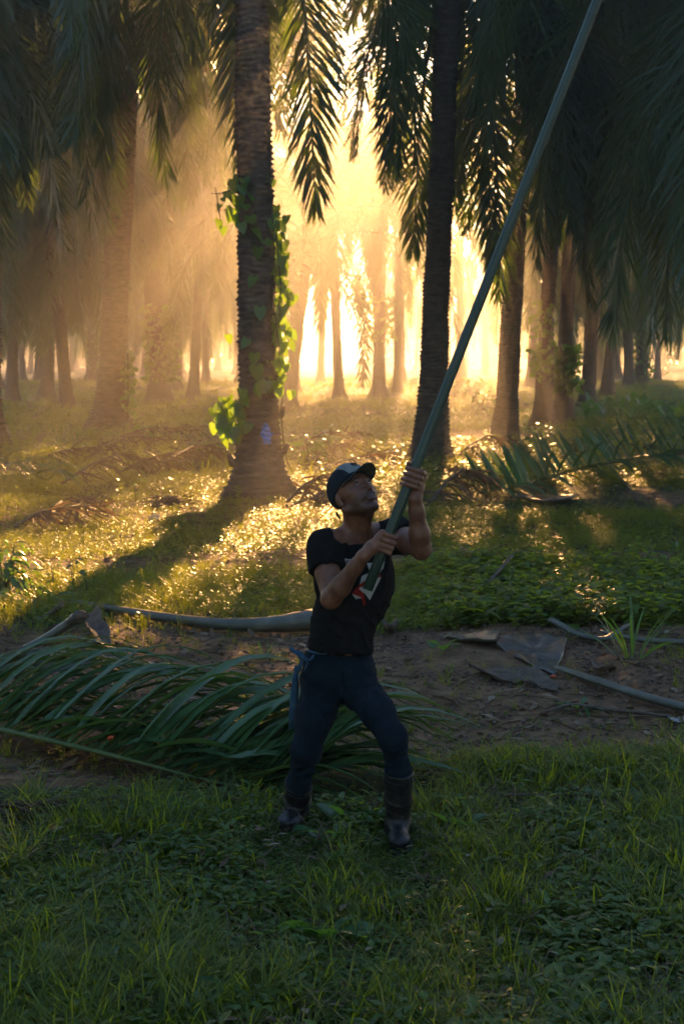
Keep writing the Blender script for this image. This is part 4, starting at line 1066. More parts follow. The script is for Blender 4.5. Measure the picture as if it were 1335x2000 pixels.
# strap end behind the neck
Vt, Ft = tube([H(-.100, -.035, -.012), H(-.108, -.03, -.028), H(-.104, -.028, -.045)], [.004, .005, .003], 5); link("strap", mesh_of("strap", Vt - org, Ft, M['cap']), capo)

# ------------------------------------------------------------------ the harvesting pole
def pole_mat():
    m, nt, out = new_mat("painted_pole")
    b = N(nt, "ShaderNodeBsdfPrincipled"); b.inputs['Roughness'].default_value = .38; b.inputs['Specular IOR Level'].default_value = .5
    n = noise(nt, 30, 5, .65, stretch=(1, 1, .12)); r = ramp(nt, [(.3, (.020, .042, .033)), (.6, (.036, .068, .054)), (.78, (.10, .125, .11))], n.outputs[0])
    nt.links.new(r.outputs[0], b.inputs['Base Color'])
    n2 = noise(nt, 60, 4, .6, stretch=(1, 1, .1)); bp = N(nt, "ShaderNodeBump"); bp.inputs['Strength'].default_value = .3; bp.inputs['Distance'].default_value = .002
    nt.links.new(n2.outputs[0], bp.inputs['Height']); nt.links.new(bp.outputs[0], b.inputs['Normal'])
    nt.links.new(b.outputs[0], out.inputs[0]); return m
M['pole'] = pole_mat()
pole = bpy.data.objects.new("harvesting_pole", None); C.objects.link(pole); pole.location = tuple(PA)
tag(pole, "long dark green pole the man holds up at a slant past the palms", "pole")
Rq = Vector(tuple(pax)).to_track_quat('Z', 'Y').to_euler()
ts = np.linspace(0, 6.4, 40)
ptl = np.stack([np.zeros(40), -.0 * ts, ts], -1)
V, F = tube(ptl, [PR * (1 - .12 * t / 6.4) for t in ts], 20); o = link("tube", mesh_of("pole_tube", V, F, M['pole']), pole, rot=Rq)
# raised ribs along the tube
for a in np.linspace(0, 2 * np.pi, 10, endpoint=False):
    pass
rb = []
for a in np.linspace(0, 2 * np.pi, 9, endpoint=False):
    rb.append(tube([[math.cos(a) * PR * (1 - .12 * t / 6.4), math.sin(a) * PR * (1 - .12 * t / 6.4), t] for t in ts[::3]], .0022, 4))
V, F, fm = merge(rb); link("rib", mesh_of("pole_rib", V, F, M['pole']), pole, rot=Rq)
V, F = tube([[0, 0, 2.9], [0, 0, 3.05]], .026, 16); link("collar", mesh_of("collar", V, F, M['pole']), pole, rot=Rq)
pts = [[0, 0, 6.35], [0, 0, 6.6], [.03, 0, 6.85], [.13, 0, 7.05], [.27, 0, 7.08], [.36, 0, 6.98]]
V, F = tube(pts, [.02, .018, .02, .024, .02, .004], 6, squash=.25); M['steel'] = solid("worn_steel", [(.3, (.2, .2, .2)), (.7, (.4, .4, .4))], 20, .35, .1, 50, metal=.9)
link("sickle_blade", mesh_of("sickle_blade", V, F, M['steel']), pole, rot=Rq)
# ------------------------------------------------------------------ vine on the stout palm
def empty(name, loc, label=None, cat=None, group=None):
    o = bpy.data.objects.new(name, None); C.objects.link(o); o.location = tuple(float(a) for a in loc); tag(o, label, cat, group); return o
def heart(r, l, w):
    """heart-shaped leaf hanging from its stalk at the origin, tip along -Z, face to -Y"""
    out = [(0, 0), (.30, .16), (.52, .02), (.50, -.30), (.30, -.66), (0, -1.0)]
    V, c = [], [(0, -.0, 0), (0, -.35, 0), (0, -.7, 0)]
    cup = r.uniform(.05, .22); bend = r.uniform(-.25, .25)
    def pt(x, z): return (x * w, -cup * abs(x) * w + bend * l * z * z, z * l)
    L = [pt(-x, z) for x, z in out[1:5]]; Rr = [pt(x, z) for x, z in out[1:5]]; mid = [pt(0, 0), pt(0, -.35), pt(0, -.7), pt(0, -1)]
    V = mid + L + Rr
    t = []
    for o, f in ((4, 1), (8, -1)):
        tt = [(0, o, o + 1), (0, o + 1, 1), (1, o + 1, o + 2), (1, o + 2, 2), (2, o + 2, o + 3), (2, o + 3, 3)]
        t += [x[::f] for x in tt]
    return mesh_of("vine_leaf", np.array(V), [np.array(t)], M['vine'], smooth=True)
rv = np.random.default_rng(17)
HE = [heart(rv, .20, .17) for _ in range(7)]
T1 = TREES[0].location; D1 = T1[1]
vroot = P(505, 960, D1); vine = empty("climbing_vine", (T1[0], T1[1], 0), "green heart-leaved vine hanging down the right side of the stout palm trunk", "vine")
vo = np.array([T1[0], T1[1], 0.0])
def vleaf(px, py, dy, s=1.0, face=0.0):
    p = P(px + rv.normal(0, 2), py + rv.normal(0, 3), D1 + dy) - vo
    link("leaf", HE[int(rv.integers(len(HE)))], vine, p, (rv.normal(-.25, .35), rv.normal(0, .35), face + rv.normal(0, .7)), s * rv.uniform(.7, 1.2))
def along(path, n, spread, dy, s=1.0, face=0):
    path = np.array(path, float); k = np.linspace(0, 1, n); kk = np.linspace(0, 1, len(path))
    for a, b in zip(np.interp(k, kk, path[:, 0]), np.interp(k, kk, path[:, 1])):
        vleaf(a + rv.normal(0, spread), b, dy + rv.normal(0, .07), s, face)
along([(524, 398), (534, 440), (546, 475), (545, 520)], 34, 9, -.08, .85)
along([(548, 520), (552, 560), (548, 600), (536, 630)], 26, 9, -.10, .95)
along([(545, 630), (548, 660), (538, 700), (520, 730)], 38, 13, -.12, .85)
along([(470, 770), (500, 752), (530, 742), (560, 765)], 22, 8, -.42, .8)
along([(440, 775), (432, 800), (436, 830), (455, 850)], 26, 9, -.30, 1.0)
along([(465, 780), (462, 815), (460, 840)], 12, 7, -.36, 1.0)
for q in [(455, 346, 1.2), (476, 350, 1.2), (462, 383, 1.1), (455, 400, 1.0), (440, 372, .9), (428, 432, 1.1), (438, 440, .9), (458, 425, 1.0), (480, 400, .9), (490, 425, 1.0), (500, 450, 1.0), (505, 480, .9), (497, 540, 1.1), (508, 600, 1.0), (484, 665, .9), (500, 690, 1.0), (498, 715, 1.1), (446, 655, .9), (486, 375, 1.0), (470, 365, .8), (515, 465, 1), (470, 440, .8), (436, 385, .5), (430, 400, .5), (527, 345, .6), (530, 353, .6), (525, 338, .5)]:
    vleaf(q[0], q[1], -.34 if 460 < q[0] < 520 else -.15, q[2] * .95)
stems = []
for pth in ([(545, 640), (548, 560), (540, 470), (525, 395), (514, 380)], [(522, 640), (530, 600), (528, 520), (524, 440), (522, 400)], [(536, 700), (541, 640), (534, 590), (541, 520)], [(546, 720), (545, 690), (541, 640)], [(524, 400), (526, 360), (527, 300), (522, 250)],
            [(465, 780), (490, 765), (515, 748), (545, 738), (556, 750)], [(500, 770), (497, 800), (480, 830), (455, 845)], [(470, 380), (474, 360), (488, 365), (490, 385)], [(412, 378), (430, 378), (450, 372)], [(420, 365), (425, 395), (430, 430)], [(556, 745), (548, 800), (552, 850), (560, 900), (580, 940)], [(520, 640), (505, 660), (500, 690)]):
    stems.append(tube([P(a, b, D1 - .2 + rv.normal(0, .04)) - vo for a, b in pth], .008, 4))
V, F, _ = merge(stems); M['vstem'] = solid("vine_stem", [(.3, (.05, .045, .03)), (.7, (.10, .09, .05))], 12, .8, 0)
link("stem", mesh_of("vine_stem", V, F, M['vstem']), vine)
# old leaf-base stubs and the paint mark on the stout palm
tk = [c for c in TREES[0].children if c.name.startswith("trunk")][0]
me = tk.data; tv = np.zeros(len(me.vertices) * 3, np.float32); me.vertices.foreach_get("co", tv); tv = tv.reshape(-1, 3)
bvt = BVHTree.FromPolygons([tuple(v) for v in tv], [tuple(p.vertices) for p in me.polygons])
T1v = np.array(T1)
def on_trunk(px, py, lift=.008):
    d = Vector(tuple(unit(ray(px, py)))); o = Vector(tuple(np.array([0, 0, CAM_Z]) - T1v)); h_ = bvt.ray_cast(o, d)
    return None if h_[0] is None else np.array(h_[0]) - np.array(d) * lift
for (x0, x1, y0, y1) in ((508, 534, 826, 872),):
    xs = np.arange(x0, x1 + 1, 1.5); ys = np.arange(y0, y1 + 1, 1.5); ids = {}; Vv = []; Ff = []
    for i, x in enumerate(xs):
        for j, y in enumerate(ys):
            e = ((x - 520 - (y - 848) * .10) / (11.5 + 1.5 * math.sin(y * .35))) ** 2 + ((y - 848) / 21) ** 2 + .35 * fbm(x * .3, y * .3, 0, 3)
            p = on_trunk(x, y, .010) if e < 1 else None
            if p is not None: ids[(i, j)] = len(Vv); Vv.append(p)
    for (i, j) in ids:
        q = [(i, j), (i + 1, j), (i + 1, j + 1), (i, j + 1)]
        if all(a in ids for a in q): Ff.append([ids[a] for a in q])
    M['blue'] = solid("blue_paint", [(.3, (.02, .07, .20)), (.55, (.05, .17, .48)), (.75, (.09, .24, .60))], 6, .7, .4, 40)
    link("paint_mark", mesh_of("paint_mark", np.array(Vv), [np.array(Ff)], M['blue']), TREES[0])
for (px, py, w) in ((552, 806, .10), (449, 900, .11), (463, 850, .08), (560, 880, .09)):
    a = P(px, py, D1 - .05) - T1v; c_ = np.array([0, 0, a[2]]); d = unit((a - c_) * [1, 1, 0])
    V, F = tube([a - d * .28 - [0, 0, .12], a - d * .03, a + d * .015 + [0, 0, .10]], [w, w * .8, w * .35], 7, squash=.8, jitter=.12, r=rv)
    link("leaf_base", mesh_of("leaf_base", V, F, M['bark']), TREES[0])

# creepers on palms farther back
def creeper(tree, label, zone, n, leaf, seed, hang=.0):
    r = np.random.default_rng(seed); t = np.array(tree.location); x0, x1, y0, y1 = zone
    root = empty("climbing_creeper", t, label, "creeper")
    px = r.uniform(x0, x1, n); py = r.uniform(y0, y1, n); c = []
    for a, b in zip(px, py): c.append(P(a, b, t[1] - r.uniform(-.1, .5)) - t)
    c = np.array(c) + r.normal(0, .03, (n, 3))
    A = unit(r.normal(0, 1, (n, 3)) + [0, 0, -.8]) * leaf * r.uniform(.5, 1.2, (n, 1)); Bv = unit(np.cross(A, r.normal(0, 1, (n, 3)))) * leaf * .35
    V = np.stack([c, c + A * .5 + Bv, c + A, c + A * .5 - Bv], 1).reshape(-1, 3)
    link("foliage", mesh_of("creeper_foliage", V, [np.arange(n * 4).reshape(-1, 4)], M['vine']), root)
    V, F = tube([P((x0 + x1) / 2, y, t[1] - .3) - t for y in np.linspace(y1 + 20, y0, 6)], .02, 5); link("stem", mesh_of("creeper_stem", V, F, M['vstem']), root)
creeper(TREES[7], "round green creeper clump on the lower trunk right of the clear ringed palm", (1072, 1130, 675, 762), 420, .26, 1)
creeper(TREES[6], "thin creeper fringe along the palm left of the creeper-clumped trunk", (1040, 1078, 590, 740), 240, .22, 2)
creeper(TREES[15], "hanging creeper on the misty palm right of the bright gap", (704, 772, 575, 665), 260, .32, 3)
creeper(TREES[23], "leafy creeper smothering the shaggy palm in brown mist", (282, 345, 600, 740), 700, .34, 4)
creeper(TREES[2], "creeper strands beside the foot of the thick left palm", (238, 262, 690, 830), 170, .22, 5)
creeper(TREES[22], "creeper on the half-hidden dark palm behind the thick left palm", (168, 200, 620, 730), 260, .3, 6)
creeper(TREES[11], "leafy fuzz up the right one of the touching pair of far palms", (1236, 1270, 610, 740), 300, .34, 7)

# ------------------------------------------------------------------ fallen fronds
def blade_mesh(base, d, l, w, rise, r, mat, n=9, drop=0.0, twist=0.0, floor=.012):
    d = unit(d); k = np.linspace(0, 1, n); side = unit(np.cross(d, [0, 0, 1.]))
    curl = r.normal(0, .10) * l
    c = base + d * (l * k)[:, None] + side * (curl * k * k)[:, None]
    c[:, 2] += rise * np.sin(np.pi * np.clip(k * .95, 0, 1)) - drop * k ** 2
    g = gz(c[:, 0], c[:, 1]) + floor; c[:, 2] = np.maximum(c[:, 2], g + r.uniform(0, .02))
    T = unit(np.gradient(c, axis=0)); tw = twist + r.normal(0, .25) + r.normal(0, .5) * k
    S = unit(np.cross(T, [0, 0, 1.]) + 1e-6); U = np.cross(S, T)
    Sd = S * np.cos(tw)[:, None] + U * np.sin(tw)[:, None]; Ud = np.cross(Sd, T)
    ww = (w / 2) * np.interp(k, [0, .12, .45, .8, 1], [.35, .9, 1, .6, .04])
    f = .35
    V = np.concatenate([c - Sd * ww[:, None] + Ud * (ww * f)[:, None], c, c + Sd * ww[:, None] + Ud * (ww * f)[:, None]])
    Q = []
    for i in range(n - 1):
        Q += [(i, n + i, n + i + 1, i + 1), (n + i, 2 * n + i, 2 * n + i + 1, n + i + 1)]
    return mesh_of("leaflet", V - 0, [np.array(Q)], mat)
def fallen_frond(name, label, pts, radii, specs, mat, smat, seed, group=None, cat="palm frond"):
    """specs: list of (from, to, count, direction fn(k), length, width, rise, drop)"""
    r = np.random.default_rng(seed); pts = np.array(pts, float); o0 = pts[0].copy(); root = empty(name, o0, label, cat, group)
    kk = np.linspace(0, 1, 24); P_ = np.stack([np.interp(kk, np.linspace(0, 1, len(pts)), pts[:, i]) for i in range(3)], -1)
    for _ in range(3): P_[1:-1] = (P_[:-2] + P_[1:-1] * 2 + P_[2:]) / 4
    V, F = tube(P_ - o0, np.interp(kk, np.linspace(0, 1, len(radii)), radii), 7, squash=.75); link("stalk", mesh_of("frond_stalk", V, F, smat), root)
    for (a, b, n, dfn, ln, w, rise, drop) in specs:
        for k in np.linspace(a, b, n):
            k = np.clip(k + r.normal(0, .006), 0, 1); base = np.array([np.interp(k, kk, P_[:, i]) for i in range(3)])
            d = np.array(dfn(k), float) + r.normal(0, .045, 3)
            me = blade_mesh(base, d, ln * r.uniform(.8, 1.12), w * r.uniform(.75, 1.15), rise * r.uniform(.6, 1.3), r, mat, drop=drop, twist=0)
            me.transform(Matrix.Translation(tuple(-o0))); link("leaflet", me, root)
    return root
def gp(px, py, h=0.0):       # ground point seen at a pixel, raised by h where it stands
    g = G(px, py); return np.array([g[0], g[1], float(gz(g[0], g[1])) + h])
fallen_frond("fallen_frond", "big fresh green palm frond lying on the ground left of the man's legs",
    [gp(-150, 1445, .10), gp(0, 1478, .12), gp(225, 1525, .12), gp(400, 1545, .05), gp(520, 1560, .03), gp(590, 1575, .04)], [.024, .020, .015, .010, .006, .003],
    [(.02, .88, 108, lambda k: (.93, .42 - .05 * k, .30), 1.02, .052, .21, .14),
     (.03, .85, 56, lambda k: (.97, .16, .10), .85, .050, .13, .10),
     (.05, .75, 26, lambda k: (.9, -.22, .05), .72, .055, .09, .08)], M['fallen'], M['rachis'], 1)
fallen_frond("fallen_frond", "thin-leaved palm frond glinting gold at the left edge above the big green one",
    [gp(-160, 1425, .14), gp(-60, 1410, .18), gp(30, 1395, .18), gp(90, 1400, .12)], [.016, .012, .008, .004],
    [(.0, 1, 34, lambda k: (.95, .25, .24), .74, .022, .10, .14), (.0, .9, 14, lambda k: (.7, .6, .2), .6, .022, .08, .12)], M['fallen'], M['rachis'], 2)
fallen_frond("fallen_frond", "withered brown frond pressed flat under the big green one",
    [gp(-120, 1600, .03), gp(0, 1592, .04), gp(200, 1580, .04), gp(400, 1572, .03)], [.012, .012, .010, .005],
    [(.05, .95, 44, lambda k: (-.8, -.55, .0), .36, .014, .03, .03), (.1, .9, 18, lambda k: (.7, -.6, .0), .30, .014, .03, .02)], M['frond_dry'], M['husk'], 3)
fallen_frond("fallen_frond", "blue-green cut frond lying right of the dark ringed palm, leaflets standing up",
    [gp(935, 975, .08), gp(1010, 972, .16), gp(1110, 962, .30), gp(1230, 950, .40), gp(1335, 945, .50), gp(1450, 945, .55)], [.012, .02, .026, .032, .036, .04],
    [(.04, .98, 52, lambda k: (-.40, .45, .72), .72, .10, .0, .0), (.06, .98, 44, lambda k: (.55, -.75, -.05), .74, .075, .08, .10), (.3, .95, 14, lambda k: (.2, -.5, .5), .6, .06, .1, .1)], M['fallen'], M['rachis'], 4)
fallen_frond("fallen_frond", "green frond spilling in from the left edge beyond the sunlit patch",
    [gp(-190, 950, .25), gp(-60, 948, .35), gp(40, 950, .25), gp(95, 955, .10)], [.03, .025, .015, .006],
    [(.1, 1, 30, lambda k: (.75, -.55, .1), .85, .04, .12, .2), (.1, .9, 16, lambda k: (.7, .5, .3), .7, .04, .15, .2)], M['fallen'], M['rachis'], 5)
# dead fronds heaped across the middle distance
rd = np.random.default_rng(9)
heap = [((160, 905), (330, 880), "near-left end"), ((230, 930), (430, 905), ""), ((180, 880), (400, 862), ""), ((120, 955), (330, 930), ""), ((300, 935), (440, 890), ""), ((620, 925), (780, 905), ""), ((560, 890), (700, 862), ""), ((880, 905), (1010, 880), ""), ((590, 920), (690, 880), ""), ((30, 1035), (200, 1020), ""), ((560, 985), (690, 975), ""), ((840, 985), (960, 968), ""), ((60, 910), (220, 895), ""), ((300, 850), (430, 838), "")]
hl = ["grey dead frond at the heap's left end before the thick palm", "dead frond in the middle of the heap left of the stout trunk", "topmost dead frond of the heap, nearest the thick palm's foot", "lowest dead frond of the left-hand heap on dark soil", "dead frond slanting against the stout trunk's left side", "dead frond on sunlit weeds just above the man's cap", "dead frond in mist between the stout trunk and the ringed palm",
      "pale dead frond at the foot of the clear ringed palm", "upright-stalked dead frond right of the stout trunk's foot", "flattened pale frond in the sunlit patch at far left", "short dead frond at the right root of the stout trunk", "dead frond right of the man's raised hand", "dark dead frond behind the green one at the left edge", "dead frond far back between the thick palm and the stout trunk"]
for q, ((a, b, _), lab) in enumerate(zip(heap, hl)):
    A, Bq = gp(*a, .05), gp(*b, .22); mid = (A + Bq) / 2 + [0, 0, rd.uniform(.05, .3)]; o0 = A.copy()
    root = empty("dead_frond", o0, lab, "palm frond", "dead fronds strewn between the palms")
    pts = np.array([A, A * .5 + mid * .5 + [0, 0, .05], mid, mid * .5 + Bq * .5, Bq]); V, F = tube(pts - o0, [.035, .03, .022, .015, .006], 6, squash=.6)
    link("stalk", mesh_of("dead_stalk", V, F, M['husk']), root)
    m = 70; k = rd.uniform(.1, 1, m); base = np.stack([np.interp(k, np.linspace(0, 1, 5), pts[:, i]) for i in range(3)], -1) - o0
    d = unit(np.stack([rd.normal(.5, .5, m), rd.choice([-1, 1], m) * rd.uniform(.3, 1, m), rd.normal(-.05, .25, m)], -1)); l = rd.uniform(.3, .7, (m, 1)); W = unit(np.cross(d, rd.normal(0, 1, (m, 3)))) * .014
    Vv = np.stack([base - W, base + W, base + d * l * .6 + W - [0, 0, .06], base + d * l * .6 - W - [0, 0, .06], base + d * l - [0, 0, .22]], 1)
    Vv[..., 2] = np.maximum(Vv[..., 2], .01 - A[2]); bs = np.arange(m)[:, None] * 5
    link("leaflets", mesh_of("dead_leaflets", Vv.reshape(-1, 3), [bs + np.array([[0, 1, 2, 3]]), bs + np.array([[3, 2, 4]])], M['frond_dry']), root)

# ------------------------------------------------------------------ cut stalks, bark and husks on the bare soil
def stalk_thing(name, label, pts, rw, rh, mat, teeth=0, seg=10, hollow=False, seed=0, cat="palm stalk"):
    r = np.random.default_rng(seed + 40); pts = np.array(pts, float); o0 = pts[0].copy()
    kk = np.linspace(0, 1, 26); Pp = np.stack([np.interp(kk, np.linspace(0, 1, len(pts)), pts[:, i]) for i in range(3)], -1)
    for _ in range(4): Pp[1:-1] = (Pp[:-2] + Pp[1:-1] * 2 + Pp[2:]) / 4
    rr_ = np.interp(kk, np.linspace(0, 1, len(rw)), rw)
    V, F = tube(Pp - o0, rr_, seg, squash=rh, jitter=.035, r=r)
    if teeth:
        t = unit(np.gradient(Pp, axis=0)); parts = [(V, F)]
        for k in np.linspace(.05, .95, teeth):
            i = int(k * 25); s = unit(np.cross(t[i], [0, 0, 1.])); s = s if s[1] < 0 else -s
            b = Pp[i] - o0 + s * rr_[i] * .8; tip = b + s * rr_[i] * .9 + t[i] * rr_[i] * .6
            a_ = t[i] * rr_[i] * .45; parts.append((np.array([b - a_, b + a_, tip, b + [0, 0, rr_[i] * .5]]), [np.array([(0, 1, 2), (1, 3, 2), (3, 0, 2)])]))
        V, F, _ = merge(parts)
    root = empty(name, o0, label, cat); link("stalk", mesh_of(name, V, F, mat), root)
    return root, Pp, rr_, o0
rt_, Pp, rr_, o0 = stalk_thing("cut_petiole", "long smooth grey-green leaf stalk curving over the soil to the man's left hip",
    [gp(60, 1176, .03), gp(140, 1192, .04), gp(250, 1220, .05), gp(360, 1240, .055), gp(470, 1252, .07), gp(550, 1252, .09), gp(612, 1246, .11)], [.018, .028, .040, .048, .055, .075, .098], .8, M['petiole'], seg=14, seed=1)
e_ = Pp[-1] - o0; tdir = unit(Pp[-1] - Pp[-3]); V, F = tube([e_ - tdir * .02, e_ + tdir * .012], [.085, .080], 14, squash=.75, jitter=.08, r=rd)
M['cutend'] = solid("cut_fibre", [(.3, (.045, .03, .022)), (.7, (.14, .09, .055))], 30, .9, .6, 90)
link("cut_end", mesh_of("cut_end", V, F, M['cutend']), rt_)
rt2, Pp, rr_, o0 = stalk_thing("cut_petiole", "pale cut leaf stalk propped up at the left edge, flaring to a hacked end",
    [P(-40, 1296, 11.0), P(40, 1272, 11.0), P(100, 1240, 11.0), P(140, 1215, 11.0), P(158, 1203, 10.95)], [.035, .042, .05, .066, .075], .55, M['petiole'], seg=12, seed=2)
e_ = Pp[-1] - o0; tdir = unit(Pp[-1] - Pp[-3]); V, F = tube([e_ - tdir * .01, e_ + tdir * .02], [.072, .055], 10, squash=.5, jitter=.15, r=rd); link("cut_end", mesh_of("cut_end", V, F, M['cutend']), rt2)
stalk_thing("cut_petiole", "second short cut stalk behind the pale propped one", [P(40, 1228, 12.0), P(90, 1205, 12.0), P(122, 1180, 12.0)], [.03, .04, .05], .5, M['husk'], seed=3)
stalk_thing("cut_petiole", "long bare yellowish stalk running to the right edge from the grey slab", [gp(1085, 1328, .05), gp(1160, 1352, .05), gp(1250, 1378, .05), gp(1345, 1395, .05), gp(1440, 1400, .05)], [.022, .034, .034, .038, .04], .7, M['petiole'], seed=4)
stalk_thing("cut_petiole", "thin saw-toothed stalk lying lowest at right on the bare soil", [gp(1058, 1402, .02), gp(1110, 1395, .05), gp(1200, 1400, .04), gp(1310, 1404, .03)], [.008, .018, .019, .012], .6, M['husk'], teeth=34, seed=5)
stalk_thing("cut_petiole", "saw-toothed green-grey stalk under the weeds at the right", [gp(1075, 1258, .10), gp(1130, 1275, .05), gp(1180, 1280, .05), gp(1225, 1268, .10)], [.03, .034, .03, .018], .6, M['petiole'], teeth=20, seed=6)
stalk_thing("cut_petiole", "stalk reaching in from the right edge below the weed patch", [gp(1170, 1268, .05), gp(1250, 1280, .05), gp(1345, 1285, .06), gp(1420, 1290, .06)], [.014, .024, .03, .034], .7, M['petiole'], seed=7)
stalk_thing("dead_stick", "thin dark stick poking from the weed patch right of the man", [gp(945, 1180, .12), gp(1000, 1160, .30)], [.02, .014], .6, M['husk'], seed=8, cat="stick")
stalk_thing("dead_stick", "straight dry stem lying across the grass at lower right", [gp(920, 1562, .03), gp(1050, 1562, .035), gp(1200, 1560, .03)], [.006, .007, .004], .8, M['husk'], seed=9, cat="stick")
stalk_thing("dead_stick", "straw-coloured dry stem slanting across the bottom foreground grass", [gp(190, 2020, .05), gp(310, 1950, .07), gp(440, 1880, .05)], [.0075, .007, .004], .5, M['husk'], seed=10, cat="stick")
stalk_thing("dead_log", "short dead log on the far grass above the cut blue-green frond", [gp(1160, 878, .10), gp(1220, 880, .12), gp(1275, 884, .12)], [.07, .11, .10], .7, M['bark'], seed=11, cat="log")
for k, (a, b, w, lab) in enumerate([((560, 992), (660, 975), .05, "bare stalk lying at the stout palm's right root"), ((700, 985), (760, 965), .04, "pale stalk behind the man's cap"), ((1225, 1100), (1335, 1100), .02, "grey stick along the soil edge at far right"), ((880, 1115), (1010, 1115), .018, "dark stick lying on the edge of the sunlit grass"), ((170, 865), (420, 866), .04, "long weathered stalk along the top of the dead heap"), ((1190, 925), (1250, 985), .035, "stalk sticking out under the cut blue-green frond"), ((1010, 905), (900, 920), .04, "curled pale stalk before the ringed brown palm"), ((800, 985), (900, 985), .025, "light stick on sunlit grass beside the raised hand")]):
    stalk_thing("dead_stick", lab, [gp(*a, .04), (gp(*a, .08) + gp(*b, .08)) / 2, gp(*b, .04)], [w * .5, w * .6, w * .3], .7, M['husk'], seed=20 + k, cat="stick")

def slab(name, label, poly, h, th, mat, cat, curl=.0, seed=0, h2=None):
    """a broken plate of stalk base or bark: outline given in picture pixels, laid on the ground, thick, cupped and ragged"""
    r = np.random.default_rng(seed); p0 = np.array([gp(*q) for q in poly]); pl = []
    for i in range(len(p0)):
        a, b = p0[i], p0[(i + 1) % len(p0)]
        for t in np.linspace(0, 1, 7)[:-1]: pl.append(a + (b - a) * t + (r.normal(0, .006, 3) * [1, 2.2, 0] if t > 0 else 0))
    pl = np.array(pl); c = pl.mean(0); n = len(pl); ax = p0[0] - c; ax = max([q - c for q in p0], key=lambda v: np.hypot(v[0], v[1])); ax = unit(ax * [1, 1, 0]); sx = np.array([-ax[1], ax[0], 0])
    rings_ = []; wid = np.abs((pl - c) @ sx).max() + 1e-6; ln = np.abs((pl - c) @ ax).max() + 1e-6; S = (1, .93, .75, .5, .25)
    def lift(v): return h * .8 + curl * 1.3 * ((v - c) @ sx / wid) ** 2 - .6 * h * ((v - c) @ ax / ln) + .012 * fbm(v[:, 0] * 14, v[:, 1] * 14, 0, seed)
    for s in S:
        rr2 = c + (pl - c) * s; rr2[:, 2] = c[2] + lift(rr2); rings_.append(rr2)
    cc = c[None].copy(); cc[:, 2] += lift(cc)
    top = np.vstack(rings_ + [cc]); bot = top.copy(); bot[:, 2] -= th * (.4 + .6 * (1 - np.concatenate([np.full(n, s) for s in S] + [[0]]) ** 6)); bot[:, 2] = np.maximum(bot[:, 2], c[2] - .03)
    F3, F4 = [], []; m = len(top)
    for s in range(len(S) - 1):
        for i in range(n): j = (i + 1) % n; F4.append((s * n + i, s * n + j, (s + 1) * n + j, (s + 1) * n + i)); F4.append((s * n + i + m, (s + 1) * n + i + m, (s + 1) * n + j + m, s * n + j + m))
    L_ = len(S) - 1
    for i in range(n): j = (i + 1) % n; F3.append((L_ * n + i, L_ * n + j, (L_ + 1) * n)); F3.append((L_ * n + j + m, L_ * n + i + m, (L_ + 1) * n + m)); F4.append((i, i + m, j + m, j))
    V = np.vstack([top, bot]); o0 = c.copy()
    o = link(name, mesh_of(name, V - o0, [np.array(F4), np.array(F3)], mat, smooth=True), loc=o0); tag(o, label, cat); return o
def husk_clump(label, poly, seed):
    r = np.random.default_rng(seed); pl = np.array([gp(*q) for q in poly]); c = pl.mean(0); ext = (pl[:, 0].max() - pl[:, 0].min()) / 2; parts = []
    V, F = ball(np.array([0, 0, .03]), (ext * .6, ext * .35, .11), None, 14, 9); V = V * (1 + .35 * fbm(V[:, 0] * 9, V[:, 1] * 9, V[:, 2] * 9, seed))[:, None]; parts.append((V, F))
    for _ in range(70):
        a = r.uniform(0, 6.28); p = np.array([math.cos(a) * ext * r.uniform(.1, .8), math.sin(a) * ext * .4, r.uniform(.03, .15)]); d = np.array([math.cos(a + r.normal(0, .5)), math.sin(a) * .5, r.normal(.1, .4)])
        L = r.uniform(.08, .3); e = p + d * L; e[2] = max(e[2] - L * .4, .005); parts.append(tube([p, (p + e) / 2 + [0, 0, .03], e], [.014, .010, .003], 4, squash=.4))
    V, F, _ = merge(parts); tag(link("husk_clump", mesh_of("husk_clump", V, F, M['cutend']), loc=c), label, "husk")
M['slab'] = solid("grey_sheath", [(.35, (.022, .024, .02)), (.55, (.05, .056, .054)), (.75, (.12, .14, .16))], 7, .35, .2, 60, .6)
slab("stalk_slab", "broad grey slab of stalk base with a bluish shine, right of the man", [(972, 1275), (1035, 1272), (1102, 1280), (1098, 1305), (1082, 1332), (1048, 1326), (1005, 1306), (968, 1292)], .06, .025, M['slab'], "stalk base", .015, 1)
slab("stalk_slab", "dull tapering slab joined to the left of the shiny grey one", [(858, 1262), (900, 1266), (972, 1274), (968, 1293), (930, 1288), (885, 1278)], .07, .025, M['petiole'], "stalk base", .03, 2)
slab("bark_piece", "flat brown bark strip below the shiny grey slab", [(915, 1330), (985, 1322), (1050, 1330), (1095, 1352), (1085, 1362), (1030, 1345), (960, 1345)], .03, .02, M['husk'], "bark", .03, 3)
slab("bark_piece", "pale curled bark scrap right of the shiny grey slab", [(1150, 1322), (1200, 1318), (1190, 1335), (1158, 1340)], .06, .012, M['husk'], "bark", .05, 4)
slab("dry_sheath", "split pale leaf sheath on the soil left of the man, forked like a tail", [(160, 1296), (200, 1294), (235, 1305), (266, 1328), (262, 1338), (236, 1328), (240, 1340), (228, 1342), (205, 1318), (180, 1306)], .05, .012, M['husk'], "leaf sheath", .05, 5)
slab("dry_sheath", "frayed fibrous sheath beneath the big curved stalk at left", [(155, 1240), (190, 1236), (215, 1262), (222, 1288), (196, 1282), (172, 1262)], .07, .012, M['husk'], "leaf sheath", .06, 6)
slab("dry_sheath", "dark flat strip of bark left of the man's knee", [(340, 1362), (430, 1352), (520, 1360), (600, 1372), (500, 1374), (400, 1372)], .015, .012, M['cutend'], "bark", .01, 7)
